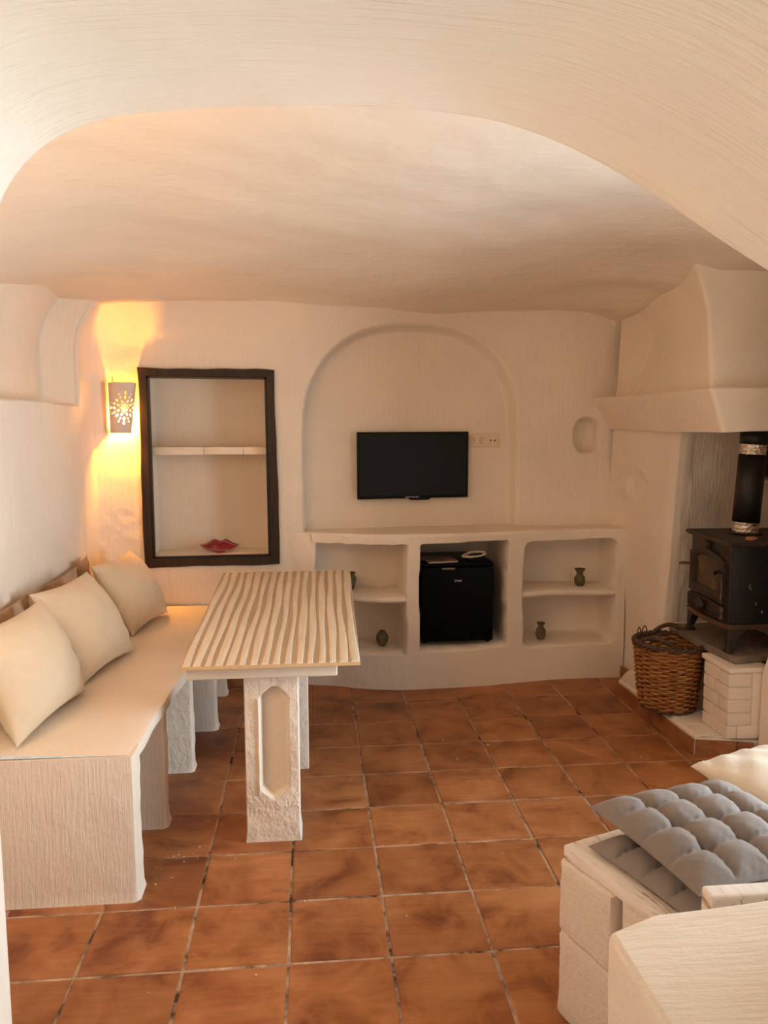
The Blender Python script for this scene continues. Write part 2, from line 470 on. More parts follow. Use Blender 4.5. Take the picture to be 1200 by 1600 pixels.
# right wall, near part: low end beside the hearth, side door opening out of frame, thickness .3
def right_near():
    bm = bmesh.new()
    T = .32
    def prism(pts):
        prism_bm(bm, [(2.112, y, z) for y, z in pts], (T, 0, 0))
    prism([(2.86, 0), (3.415, 0), (3.41, .43), (3.385, .50), (3.33, .585), (3.26, .68), (3.21, .80), (3.19, 1.2), (3.19, 2.45), (2.86, 2.45)])
    prism([(1.30, 0), (1.58, 0), (1.58, 2.45), (1.30, 2.45)])
    prism([(1.58, 2.03), (2.86, 2.03), (2.86, 2.45), (1.58, 2.45)])
    es = [e for e in bm.edges]
    bmesh.ops.bevel(bm, geom=es, offset=.02, segments=3, affect='EDGES')
    return bm_obj('wall_right', bm, M_smooth, angle=50)
wr = struct(right_near())
# fireplace's own right side, out of frame
o = box('wall_fireplace', 2.84, 2.95, 3.2, 4.7, 0, 2.5, M_fire, bevel=.01); struct(o); o.name = 'wall_right'
o = box('wall_right', 2.43, 2.95, 3.16, 3.28, 0, 2.5, M_hood, bevel=.01); struct(o)

# ------------------------------------------------------------------ ceiling
def ceiling():
    xs = np.arange(-1.75, 2.95, .03); ys = np.arange(1.25, 5.15, .03)
    X, Y = np.meshgrid(xs, ys, indexing='ij')
    Z = 2.43 - .165 * np.clip((Y - 2.4) / 2.4, 0, 1.3) ** 2 * (1 - .5 * sstep(.8, 1.8, X))
    Z = Z - .17 * np.clip((-X - .45) / .8, 0, 1.5) ** 2 * (1 - .85 * sstep(3.2, 4.4, Y)) - .14 * np.clip((X - .9) / 1.1, 0, .88) ** 2 - .10 * np.clip((2.1 - Y) / .8, 0, 1) ** 2
    Z = Z + .016 * lump(X * .8, Y * 1.3, 1.6, 3) + .012 * np.exp(-((X - 1.55) / .3) ** 2) * np.sin(9 * Y + 5 * X)
    # shallow lip where ceiling plaster ends above the lamp
    Z = Z + .018 * sstep(4.50, 4.56, Y + .05 * X) * np.exp(-((X + .9) / .45) ** 2)
    return np.stack([X, Y, Z], -1)
struct(grid_mesh('ceiling', ceiling(), M_ceil, flip=True))

# ------------------------------------------------------------------ entrance arch: thick plastered wall round the opening
def arch():
    # opening outline in the plane y = 1.42 (x, z), from the left jamb foot over the crown to the right
    ctl = [(-.575, 0), (-.575, .6), (-.572, 1.2), (-.566, 1.62), (-.552, 1.85), (-.513, 2.01), (-.449, 2.078), (-.384, 2.117), (-.30, 2.131), (-.085, 2.151),
           (.135, 2.158), (.34, 2.144), (.42, 2.12), (.529, 2.069), (.613, 2.031), (.676, 1.983), (.739, 1.944), (.853, 1.884), (.99, 1.80), (1.12, 1.66), (1.20, 1.45), (1.235, 1.2), (1.24, .9), (1.24, .55), (1.24, 0)]
    c = np.array(ctl); t = np.concatenate([[0], np.cumsum(np.linalg.norm(np.diff(c, axis=0), axis=1))])
    ts = np.linspace(0, t[-1], 260)
    O = np.stack([np.interp(ts, t, c[:, 0]), np.interp(ts, t, c[:, 1])], 1)
    k = np.ones(9) / 9
    for q in range(2): O = np.stack([np.convolve(np.pad(O[:, i], 4, 'edge'), k, 'valid') for i in (0, 1)], 1)
    O[0, 1] = 0; O[-1, 1] = 0
    # strips: outer rim on far face -> far edge -> soffit -> near edge -> outer rim on near face
    cen = np.array([.3, .9])
    outv = np.stack([np.where(O[:, 0] < .3, -1.0, 1.0), np.zeros(len(O))], 1)
    outer = O.copy()
    ang = np.arctan2(O[:, 1] - 1.2, O[:, 0] - .3)
    # outer rectangle x -1.8..2.5, z 0..2.75
    d = O - np.array([.3, 1.0]); d[O[:, 1] < 1.0, 1] = 0
    base = np.stack([np.full(len(O), .3), np.minimum(O[:, 1], 1.0)], 1)
    sx = np.where(d[:, 0] < 0, (-2.1) / np.minimum(d[:, 0], -1e-6), 2.2 / np.maximum(d[:, 0], 1e-6)); sz = 1.75 / np.maximum(d[:, 1], 1e-6)
    outer = base + d * np.minimum(sx, sz)[:, None]
    prof = [(1.42, 1.0), (1.42, .06), (1.42, .012), (1.416, .004), (1.40, .0)] + [(1.40 - .02 * i, -.0006 * i) for i in range(1, 45)] + [(.50, -.02), (.49, .0), (.485, .02), (.485, 1.0)]
    Pts = np.zeros((len(O), len(prof), 3)); UV = np.zeros((len(O), len(prof), 2)); L = np.concatenate([[0], np.cumsum(np.linalg.norm(np.diff(O, axis=0), axis=1))])
    vdir = outer - O; n = np.linalg.norm(vdir, axis=1, keepdims=True); vdir = vdir / n
    for k_, (y, f) in enumerate(prof):
        off = n * f if f in (1.0,) else np.full_like(n, f)
        q = O + vdir * off
        Pts[:, k_, 0] = q[:, 0]; Pts[:, k_, 2] = q[:, 1]
        wob = .008 * np.sin(3 * L) if f < .5 else 0
        Pts[:, k_, 1] = y + wob
        UV[:, k_, 0] = L + (f if f > 0 else 0); UV[:, k_, 1] = y
    nrm = .007 * lump(L[:, None] * 1.2, Pts[:, :, 1], 2.0, 1)
    Pts[:, 4:-4, 2] += nrm[:, 4:-4]
    return Pts, UV
AP, AUV = arch()
wf = struct(grid_mesh('wall_front', AP, M_soff, UV=AUV, flip=True))
wf.data.update()

# low plaster wall that closes the right part of the opening
lp = bmesh.new()
nx, ny = 40, 24
def low_wall():
    xs = np.linspace(.594, 1.29, 60); ys = np.linspace(.62, 1.445, 50)
    rows = []
    # wrap: left face foot -> top -> far face foot
    Pm = []
    for y in ys:
        pass
    U = np.linspace(0, 1, 70)
    bm = bmesh.new(); box_bm(bm, .586, 1.30, .62, 1.474, 0, .600, .022, 4)
    bmesh.ops.subdivide_edges(bm, edges=bm.edges[:], cuts=6, use_grid_fill=True)
    for v in bm.verts:
        if v.co.y > 1.1: v.co.y -= .055 * math.exp(-((v.co.x - .594) / .075) ** 1.3 if v.co.x > .594 else 0) * (v.co.y - 1.1) / .37
    for v in bm.verts:
        x, y, z = v.co
        v.co.x += .006 * math.sin(5 * y + 7 * z) - (.02 * max(0, .6 - z) if x < .7 else 0) * -1 * .0
        v.co.y += .012 * math.sin(6 * x) * (1 if y > 1.2 else 0)
        v.co.z += (.006 * math.sin(9 * x + 3 * y) + .010 * math.exp(-((y - 1.455) / .035) ** 2) * (1 if x > .65 else .3)) * (1 if z > .5 else 0)
    return bm_obj('low_wall', bm, M_low, angle=50)
lw = tag(low_wall(), 'thick low white plaster wall in the right foreground with a streaked flat top', 'low wall')

# ------------------------------------------------------------------ skirting tiles
def skirting(name, segs, h=.078, t=.012):
    root = None
    for (a, b) in segs:
        a, b = Vector(a), Vector(b); L = (b - a).length; n = max(1, round(L / .30)); d = (b - a) / L; nr = Vector((d.y, -d.x, 0))
        if root is None:
            bm = bmesh.new(); w = a - nr * .0
            prism_bm(bm, [a, b, b + Vector((0, 0, h * .9)), a + Vector((0, 0, h * .9))], nr * .006)
            root = struct(bm_obj(name, bm, M_grout))
        for i in range(n):
            p0 = a + d * (L * i / n + .002); p1 = a + d * (L * (i + 1) / n - .002)
            bm = bmesh.new(); prism_bm(bm, [p0, p1, p1 + Vector((0, 0, h)), p0 + Vector((0, 0, h))], nr * t)
            bmesh.ops.bevel(bm, geom=bm.edges[:], offset=.002, segments=1, affect='EDGES')
            bm_obj('tile', bm, M_base, root)
skirting('baseboard_back', [((-.56, 4.735, 0), (-.06, 4.735, 0))])
skirting('baseboard_right', [((1.955, 4.66, 0), (2.0, 4.30, 0))])
skirting('baseboard_right', [((2.112, 3.40, 0), (2.112, 2.87, 0))])

# ------------------------------------------------------------------ shelf unit
ux = np.array([-.13, -.08, .02, .1, .17, .234, .32, .4, .48, .551, .65, .86, 1.0, 1.17, 1.3, 1.49, 1.7, 1.965])
uy = np.array([4.745, 4.728, 4.703, 4.685, 4.66, 4.632, 4.605, 4.585, 4.57, 4.563, 4.560, 4.566, 4.58, 4.606, 4.63, 4.655, 4.662, 4.662])
def yf(x): return np.interp(x, ux, uy)
def rrect(X, Z, x0, x1, z0, z1, r):
    cx, cz, hx, hz = (x0 + x1) / 2, (z0 + z1) / 2, (x1 - x0) / 2 - r, (z1 - z0) / 2 - r
    qx, qz = np.abs(X - cx) - hx, np.abs(Z - cz) - hz
    return np.sqrt(np.maximum(qx, 0) ** 2 + np.maximum(qz, 0) ** 2) + np.minimum(np.maximum(qx, qz), 0) - r
def shelf_unit():
    xs = np.arange(-.13, 1.968, .0065); zs = np.arange(0, .957, .0065)
    X, Z = np.meshgrid(xs, zs, indexing='ij')
    Y = yf(X) + .006 * lump(X, Z, 4, 1) + .035 * np.clip(1 - Z / .2, 0, 1) ** 2 * 0
    for (x0, x1, z0, z1, r, yb) in ((.022, .558, .218, .892, .012, 4.93), (.648, 1.192, .243, .893, .012, 5.10), (1.303, 1.902, .226, .884, .05, 4.955)):
        d = rrect(X + .004 * np.sin(13 * Z), Z + .004 * np.sin(9 * X + 1), x0, x1, z0, z1, r)
        k = 1 - sstep(-.010, .006, d)
        Y = Y * (1 - k) + (yb + .006 * lump(X, Z, 3, 5)) * k
    # rounded top arris
    Y = Y + .012 * np.clip((Z - .94) / .016, 0, 1) ** 2
    return np.stack([X, Y, Z], -1)
unit = thing('shelf_unit', 'built-in white plaster shelf unit with three compartments under the television', 'shelf unit', (.9, 4.8, 0))
grid_mesh('body', shelf_unit(), M_unit, unit)
def counter():
    xs = np.linspace(-.13, 1.966, 110); t = np.linspace(0, 1, 16)
    X, T = np.meshgrid(xs, t, indexing='ij')
    Y = (yf(X) + .010) * (1 - T) + 5.06 * T
    return np.stack([X, Y, .9525 + .003 * lump(X, Y, 5)], -1)
grid_mesh('countertop', counter(), M_unit, unit, flip=True)
def plaster_shelf(x0, x1, z0, z1, yb, dz=0):
    n = 30; xs = np.linspace(x0, x1, n)
    prof = [(1, z0), (.02, z0), (.0, z0 + .008), (-.004, (z0 + z1) / 2), (.0, z1 - .008), (.02, z1), (1, z1)]
    Pm = np.zeros((n, len(prof), 3))
    for i, x in enumerate(xs):
        f = float(yf(x)) + .008
        for j, (q, z) in enumerate(prof):
            Pm[i, j] = (x, yb if q == 1 else f + q, z + .004 * math.sin(9 * x + 1) + dz * (i / (n - 1)))
    return grid_mesh('shelf', Pm, M_unit, unit)
plaster_shelf(.012, .57, .535, .574, 4.94)
plaster_shelf(1.295, 1.91, .530, .572, 4.965)
# rough beam edge over the left compartment
bm = bmesh.new()
pts = [(x, float(yf(x)) - .010 + .0015 * math.sin(40 * x)) for x in np.linspace(.0, .585, 26)]
prev = None
for x, y in pts:
    ring = [bm.verts.new((x, y + .02, .893)), bm.verts.new((x, y + .002, .895 + .003 * math.sin(50 * x))), bm.verts.new((x, y, .91)), bm.verts.new((x, y, .945)), bm.verts.new((x, y + .006, .955)), bm.verts.new((x, y + .03, .957))]
    if prev:
        for k in range(5): bm.faces.new((prev[k], ring[k], ring[k + 1], prev[k + 1]))
    prev = ring
bm_obj('beam_edge', bm, M_rough, unit, angle=45)
rebase(unit)

# ------------------------------------------------------------------ wooden frame round the niche
frame = thing('niche_frame', 'dark brown wooden frame round the wall niche beside the lamp', 'frame', (-.6, 4.735, .76))
FO = [(-1.0, 1.942), (-.207, 1.928), (-.196, .765), (-.995, .752)]     # outer TL TR BR BL
FI = [(-.945, 1.89), (-.256, 1.884), (-.252, .815), (-.946, .810)]
def rail(o0, o1, i1, i0, name):
    bm = bmesh.new(); n = 14; rows = []
    for k in range(n + 1):
        t = k / n
        ox, oz = o0[0] + (o1[0] - o0[0]) * t, o0[1] + (o1[1] - o0[1]) * t
        ix, iz = i0[0] + (i1[0] - i0[0]) * t, i0[1] + (i1[1] - i0[1]) * t
        w = .004 * math.sin(5 * t + o0[0] * 9) + .0015 * math.sin(23 * t)
        if 0 < k < n: ox += w * (abs(o1[1] - o0[1]) > .5); oz += w * (abs(o1[0] - o0[0]) > .5)
        rows.append([bm.verts.new(p) for p in ((ox, 4.76, oz), (ox, 4.716, oz), (ox * .9 + ix * .1, 4.708, oz * .9 + iz * .1), (ix * .95 + ox * .05, 4.712, iz * .95 + oz * .05), (ix, 4.720, iz), (ix, 4.80, iz))])
    for a, b in zip(rows, rows[1:]):
        for k in range(5): bm.faces.new((a[k], b[k], b[k + 1], a[k + 1]))
    return bm_obj(name, bm, M_frame, frame, angle=35)
rail(FO[0], FO[1], FI[1], FI[0], 'rail'); rail(FO[2], FO[3], FI[3], FI[2], 'rail')
rail(FO[3], FO[0], FI[0], FI[3], 'stile'); rail(FO[1], FO[2], FI[2], FI[1], 'stile')
bm = bmesh.new()
for a, b in zip(FI, FI[1:] + FI[:1]):
    d = Vector((b[0] - a[0], 0, b[1] - a[1])); d.normalize(); nrm = Vector((-d.z, 0, d.x)) * -1
    c = Vector((-.6, 0, 1.35)) - Vector((a[0], 0, a[1]))
    nrm = Vector((d.z, 0, -d.x)); nrm = nrm if nrm.dot(c) > 0 else -nrm
    A, B = Vector((a[0], 4.716, a[1])), Vector((b[0], 4.716, b[1]))
    prism_bm(bm, [A, B, B + nrm * .011, A + nrm * .011], (0, .03, 0))
bm_obj('inner_bead', bm, M_bead, frame)
rebase(frame)

# red glass dish standing in the niche
dish = thing('glass_dish', 'red glass dish with flared ends on the niche floor', 'dish', (-.575, 4.90, .813))
def dish_surface(k, th):
    n = 64; rr = np.linspace(0.0, 1, 12); t = np.linspace(0, 2 * PI, n, endpoint=False)
    R, T = np.meshgrid(rr, t, indexing='ij')
    ax = .060 + .058 * np.abs(np.cos(T)) ** 5; ay = .055
    Q = R ** .6; X = Q * ax * np.cos(T); Y = Q * ay * np.sin(T); c_ = np.abs(np.cos(T))
    Zr = .008 + R ** 2.6 * (.066 - .030 * c_ ** 2 - .014 * np.cos(4 * T) * (1 - c_ ** 3))
    return np.stack([X, Y, Zr + th], -1)
A = dish_surface(0, .0); B = dish_surface(0, .006)
Pd = np.concatenate([A, B[::-1]], 0)
grid_mesh('bowl', Pd, M_redg, dish, closed_v=True)
lathe('foot', [(.0, 0), (.030, 0), (.034, .004), (.026, .012), (.012, .016)], M_redg, dish, 24)

# ------------------------------------------------------------------ wall lamp
lamp = thing('wall_lamp', 'lit wall lamp with a flower pierced ceramic shade beside the dark frame', 'lamp', (-1.098, 4.70, 1.56))
def shade():
    na, nz = 150, 210; H = .29
    bm = bmesh.new(); vs = {}
    def surf(a, t):            # a -1..1 across, t 0..1 up
        w = .059 + .020 * t; dp = .062 + .018 * t; ang = a * PI / 2
        return Vector((w * math.sin(ang) + .019 * t, -dp * math.cos(ang) ** .8 - .008, H * t))
    def hole(a, t):
        # pattern plane: arc position and height
        px = (a - .30) * .108; pz = (t - .50) * H
        r = math.hypot(px, pz); th = math.atan2(px, pz)
        if r < .0055: return True
        for (R0, L, wd, nn, ph) in ((.0185, .0085, .0048, 8, 0), (.0385, .0095, .0055, 8, PI / 8), (.060, .0105, .0060, 8, 0), (.064, .0060, .0040, 8, PI / 8), (.086, .0100, .0052, 4, 0), (.083, .0036, .0036, 8, PI / 8)):
            k = round((th - ph) / (2 * PI / nn)); c = k * 2 * PI / nn + ph
            dx = r * math.cos(th - c) - R0; dy = r * math.sin(th - c)
            if abs(dx) < L and abs(dy) < wd * (1 - (dx / L) ** 2): return True
        return False
    grid = [[None] * (nz + 1) for _ in range(na + 1)]
    for i in range(na + 1):
        for j in range(nz + 1): grid[i][j] = bm.verts.new(surf(-1 + 2 * i / na, j / nz))
    for i in range(na):
        for j in range(nz):
            if not hole(-1 + 2 * (i + .5) / na, (j + .5) / nz): bm.faces.new((grid[i][j], grid[i + 1][j], grid[i + 1][j + 1], grid[i][j + 1]))
    for v in [v for v in bm.verts if not v.link_faces]: bm.verts.remove(v)
    o = bm_obj('shade', bm, M_shade, lamp, smooth=True)
    md = o.modifiers.new('thick', 'SOLIDIFY'); md.thickness = .004; md.offset = -1
    return o
shade()
o = lathe('bulb', [(0, 0), (.016, .002), (.025, .016), (.028, .034), (.023, .052), (.012, .066), (0, .070)], M_bulb, lamp, 20, (0.004, -.036, .052))
lathe('bulb_holder', [(0, .0), (.013, 0), (.013, .04), (0, .04)], M_socket, lamp, 16, (0.004, -.036, .121))
box('wall_plate', -.02, .036, -.006, .03, .11, .18, M_socket, lamp, .003)
tube('holder_arm', [(.004, .0, .150), (.004, -.02, .152), (.004, -.036, .155)], .005, M_socket, lamp)
tube('wire', [(-.03, .02, .20), (-.034, -.004, .26), (-.037, -.003, .30), (-.04, -.002, .325)], .0016, M_hole, lamp, 6)

# ------------------------------------------------------------------ television, socket strip
tv = thing('television', 'flat black television on the back of the arched recess', 'television', (.648, 4.905, 1.139), math.atan2(.085, .717))
w, h = .722, .42
box('casing', -w / 2, w / 2, -.012, .022, 0, h, M_black, tv, .004)
box('screen', -w / 2 + .011, w / 2 - .011, -.0135, -.010, .019, h - .011, M_screen, tv, .001, 1)
box('back_cover', -.22, .22, .02, .034, .07, .34, M_black, tv, .01)
bm = bmesh.new(); prism_bm(bm, [(-.035, -.012, -.0002), (.115, -.012, -.0002), (.095, -.012, -.011), (-.02, -.012, -.011)], (0, .02, 0))
bm_obj('sensor_bar', bm, M_black, tv)
text_mesh('lettering', 'SMART ELECTRIC', .0115, M_white_print, tv, Matrix.Translation((-.01, -.0140, .0085)) @ Matrix.Rotation(PI / 2, 4, 'X'))
box('wall_bracket', -.08, .08, .03, .039, .12, .28, M_black, tv, .004)

sk = thing('socket_strip', 'cream socket strip with two power sockets and an aerial outlet right of the television', 'socket', (1.10, 4.993, 1.46), math.atan2(.10, 1))
box('plate', -.125, .118, -.012, .012, 0, .084, M_socket, sk, .004, 3)
for cx in (-.062, .006):
    rg = lathe('socket', [(.0, .0010), (.020, .0010), (.0215, .004), (.0235, .004), (.0245, 0)], M_socket, sk, 28, (cx, -.0125, .042), Matrix.Rotation(PI / 2, 4, 'X'))
    for dx, dz in ((-.0095, 0), (.0095, 0), (0, .018), (0, -.018)):
        lathe('pin_hole', [(0, .0016), (.0028, .0016), (.0028, 0)], M_pin, rg, 10, (cx + dx, -.0125, .042 + dz), Matrix.Rotation(PI / 2, 4, 'X'))
rg = box('aerial_outlet', .048, .108, -.0145, -.010, .014, .070, M_socket, sk, .0015)
for cx in (.063, .090):
    lathe('aerial_hole', [(0, .0022), (.0048, .0022), (.0055, 0)], M_hole, rg, 14, (cx, -.0142, .042), Matrix.Rotation(PI / 2, 4, 'X'))

# ------------------------------------------------------------------ vases
def vase(prof, x, y, z, label, sc=1.0):
    t = tag(lathe('vase', [(r * sc, h * sc) for r, h in prof], M_clay, None, 28), label, 'vase', 'green clay vases on the plaster shelves')
    t.location = (x, y, z); return t
p_round = [(0, 0), (.018, 0), (.022, .003), (.033, .020), (.0395, .045), (.036, .068), (.024, .082), (.017, .086), (.018, .090), (.021, .092), (.019, .093), (.013, .086), (.010, .07), (0, .06)]
p_flare = [(0, 0), (.024, 0), (.027, .003), (.034, .02), (.036, .038), (.032, .055), (.021, .070), (.019, .078), (.022, .088), (.034, .104), (.036, .108), (.033, .108), (.019, .09), (.015, .078), (0, .05)]
p_slim = [(0, 0), (.021, 0), (.023, .003), (.031, .022), (.034, .043), (.029, .064), (.017, .078), (.0155, .084), (.018, .092), (.027, .104), (.026, .108), (.016, .096), (.011, .08), (0, .06)]
p_tall = [(0, 0), (.022, 0), (.025, .004), (.034, .03), (.041, .062), (.042, .078), (.034, .092), (.030, .098), (.036, .108), (.040, .112), (.037, .113), (.027, .100), (.02, .08), (0, .05)]
vase(p_tall, .234, 4.80, .575, 'dark clay vase half hidden behind the table corner on the upper left shelf')
vase(p_round, .431, 4.74, .2330, 'round squat clay vase with a small mouth at the bottom of the left compartment')
vase(p_flare, 1.715, 4.80, .573, 'wide-necked clay vase with a flared rim on the upper right shelf')
vase(p_slim, 1.450, 4.75, .2400, 'slim necked clay vase at the bottom of the right compartment')

# ------------------------------------------------------------------ fridge with things on top
fr = thing('mini_fridge', 'small black fridge in the middle compartment', 'fridge', (.888, 4.640, .2595))
FW = .222
box('body', -FW, FW, .03, .42, .016, .480, M_fridge, fr, .005)
box('top', -FW - .002, FW + .002, -.004, .425, .481, .503, M_fridge, fr, .006)
d = box('door', -FW, FW, -.012, .028, .016, .478, M_fridge, fr, .008, 3)
box('door_grip', -.10, -.02, -.014, -.008, .466, .4765, M_greym, d, .001)
text_mesh('badge', 'SVAN', .018, M_white_print, d, Matrix.Translation((0, -.0128, .395)) @ Matrix.Rotation(PI / 2, 4, 'X'))
for sx in (-1, 1):
    for y in (.03, .38): lathe('foot', [(0, 0), (.014, 0), (.014, .016), (0, .016)], M_black, fr, 14, (sx * (FW - .025), y, 0))
bk = thing('brochure', 'brown brochures lying flat on the black fridge', 'brochure', (.80, 4.72, .7635), math.radians(8))
M_bro = iron('brochure_print', (.16, .06, .035), (.42, .22, .14), .35, .4, 30)
M_bro2 = iron('brochure_dark', (.05, .035, .03), (.22, .16, .13), .35, .4, 22)
box('cover', -.10, .085, -.07, .08, .006, .012, M_bro, bk, .001, 1)
box('pages', -.098, .083, -.068, .078, .001, .006, M_cable, bk, 0)
M2 = Matrix.Rotation(math.radians(-16), 4, 'Z')
box('loose_sheet', -.13, .02, -.06, .08, .0125, .015, M_bro2, bk, 0, M=M2)
path = []
for k in range(140):
    t = k / 139; a = t * 2 * PI * 3.2
    rx, ry = .062 + .012 * math.sin(2.3 * a), .035 + .008 * math.cos(1.7 * a)
    path.append((.02 * t + rx * math.cos(a), ry * math.sin(a), .012 + .022 * (1 + math.sin(a + .6)) / 2 + .008 * t))
cb = tube('cable', path, .0035, M_cable, None, 7); tag(cb, 'coiled pale cable lying beside the brochures on the fridge', 'cable'); cb.location = (1.0, 4.73, .738)
ad = tag(box('adapter', -.04, .05, -.03, .03, 0, .018, M_black, None, .004), 'flat black box under the cable coil on the fridge', 'adapter'); ad.location = (1.0, 4.725, .7635)
cb.location = (1.0, 4.735, .772)

# ------------------------------------------------------------------ plaster bench along the left wall
bench = thing('bench', 'long white plaster bench along the left wall carrying the cushions', 'bench', (-.9, 3.6, 0))
def bx_edge(y): return float(np.interp(y, [2.5, 2.55, 3.03, 3.54, 4.03, 4.56, 4.75], [-.612, -.606, -.592, -.560, -.512, -.515, -.53]))
ys = np.concatenate([np.linspace(2.556, 4.6, 56), np.linspace(4.62, 4.716, 10)])
def wall_x(y):
    w = -1.262 + .10 * min(1, max(0, (y - 4.5) / .3)) ** 2 + .014
    return max(w, -1.05 - .24 * math.sqrt(max(0, (4.716 - y) / .17)))
def bench_top():
    prof = [(0, 0), (0, .05), (0, .05)]
    n = len(ys); Pm = np.zeros((n, 9, 3))
    for i, y in enumerate(ys):
        e = bx_edge(y) + .003 * math.sin(19 * y) ; zt = .518 + .002 * math.sin(4 * y)
        Pm[i] = [(wall_x(y), y, .465), (e - .02, y, .465), (e - .004, y, .468), (e, y, .476), (e, y, zt - .014), (e - .004, y, zt - .004), (e - .014, y, zt), (e - .1, y, zt), (wall_x(y), y, zt + .004)]
    return Pm
Pm = bench_top()
g = grid_mesh('seat_slab', Pm, M_smooth, bench, flip=True)
bm = bmesh.new(); bm.from_mesh(g.data); bmesh.ops.holes_fill(bm, edges=[e for e in bm.edges if e.is_boundary]); bmesh.ops.recalc_face_normals(bm, faces=bm.faces); bm.to_mesh(g.data); bm.free(); g.data.set_sharp_from_angle(angle=math.radians(35))
def panel(y0, y1, x1, z1=.467, m=M_bench, foot=.009):
    n = 22; bm = bmesh.new(); zs = np.linspace(0, z1, n); prev = None
    for z in zs:
        f = foot * max(0, 1 - z / .022) ** 1.5; w = .0018 * math.sin(17 * z + y0 * 5) + .0012 * math.sin(61 * z)
        ring = [(wall_x(y0 + .1), y0 - f * .4, z), (x1 - .014, y0 - f * .5, z), (x1 - .003, y0 + .003 - f * .3, z), (x1 + w + f, y0 + .014, z), (x1 + w + f, y1 - .014, z), (x1 - .012, y1, z), (wall_x(y1), y1, z)]
        ring = [bm.verts.new(p) for p in ring]
        if prev:
            for k in range(7): bm.faces.new((prev[k], prev[(k + 1) % 7], ring[(k + 1) % 7], ring[k]))
        else: bm.faces.new(ring[::-1])
        prev = ring
    bm.faces.new(prev)
    return bm_obj('support_panel', bm, m, bench, angle=35)
panel(2.548, 2.665, -.604, .5145)
for y, m in ((3.03, M_bench), (3.537, M_rough), (4.03, M_bench), (4.56, M_bench)): panel(y, y + .10, bx_edge(y) - .004, .47, m)
rebase(bench)

# ------------------------------------------------------------------ pillows
def pillow_grid(w, h, t, pinch=.05, n=34, seed=0, puff=.42, wr=.004):
    u = np.sin(np.linspace(-PI / 2, PI / 2, n)); U, V = np.meshgrid(u, u, indexing='ij')
    X = w / 2 * U * (1 - pinch * (1 - V ** 2)); Y = h / 2 * V * (1 - pinch * (1 - U ** 2))
    c = np.clip((1 - U ** 2) * (1 - V ** 2), 0, 1) ** puff
    rnd = np.random.RandomState(seed); a = rnd.uniform(0, 6, 4)
    fold = wr * (np.sin(9 * U + 7 * V * U + a[0]) * np.sin(6 * V + a[1]) + .6 * np.sin(17 * U * V + a[2]))
    # creases running in from the corners
    rad = np.exp(-((np.abs(U) - .95) ** 2 + (np.abs(V) - .95) ** 2) / .18); fold = fold + wr * 1.3 * rad * np.sin(14 * np.arctan2(1.05 - np.abs(V), 1.05 - np.abs(U)))
    T = t / 2 * c
    return X, Y, T + fold * c ** .5, -T * .9 + fold * c ** .5
def pillow_mesh(name, w, h, t, mat_, **k):
    X, Y, A, B = pillow_grid(w, h, t, **k); n = X.shape[0]
    bm = bmesh.new(); top = [[bm.verts.new((X[i, j], Y[i, j], A[i, j])) for j in range(n)] for i in range(n)]
    bot = [[top[i][j] if i in (0, n - 1) or j in (0, n - 1) else bm.verts.new((X[i, j], Y[i, j], B[i, j])) for j in range(n)] for i in range(n)]
    for i in range(n - 1):
        for j in range(n - 1):
            bm.faces.new((top[i][j], top[i + 1][j], top[i + 1][j + 1], top[i][j + 1])); 
            q = (bot[i][j + 1], bot[i + 1][j + 1], bot[i + 1][j], bot[i][j])
            if len(set(q)) == 4: bm.faces.new(q)
    return bm_obj(name, bm, mat_, None, smooth=True)
def place_pillow(o, BL, BR, TL):
    BL, BR, TL = Vector(BL), Vector(BR), Vector(TL)
    x = (BR - BL).normalized(); n = x.cross(TL - BL).normalized(); y = n.cross(x)
    c = BL + (BR - BL) / 2 + (TL - BL) / 2
    o.matrix_world = Matrix(((x.x, y.x, n.x, c.x), (x.y, y.y, n.y, c.y), (x.z, y.z, n.z, c.z), (0, 0, 0, 1)))
for k, (BL, BR, TL, lab) in enumerate((
    ((-1.000, 2.62, .535), (-.935, 3.165, .535), (-1.155, 2.66, .905), 'beige cushion nearest the foreground on the plaster bench'),
    ((-.960, 3.26, .535), (-.868, 3.745, .535), (-1.165, 3.31, .905), 'beige cushion in the middle of the three front cushions on the bench'),
    ((-.925, 4.03, .535), (-.838, 4.50, .535), (-1.125, 4.07, .885), 'beige cushion at the far end of the bench under the wall lamp'))):
    BLv, BRv, TLv = Vector(BL), Vector(BR), Vector(TL)
    wd, ht = (BRv - BLv).length, (TLv - BLv).length
    o = pillow_mesh('cushion', wd * 1.03, ht * 1.03, .25, M_cush, seed=k + 1, pinch=.085, puff=.55, wr=.0045); place_pillow(o, BL, BR, TL); tag(o, lab, 'cushion', 'beige cushions in front on the bench')
for k, (y0, y1, z1, lab) in enumerate(((2.93, 3.43, .885, 'shade-brown cushion peeking out behind the nearest beige cushion against the wall'), (3.66, 4.13, .875, 'shade-brown cushion peeking out behind the middle beige cushion against the wall'), (4.15, 4.33, .900, 'shade-brown cushion tip showing behind the far beige cushion'))):
    BL, BR, TL = (-1.195, y0, .535), (-1.195, y1, .535), (-1.222, y0, z1)
    o = pillow_mesh('cushion', y1 - y0, z1 - .53, .045, M_cush_shade, seed=k + 7); place_pillow(o, BL, BR, TL); tag(o, lab, 'cushion', 'shade-brown cushions behind on the bench')

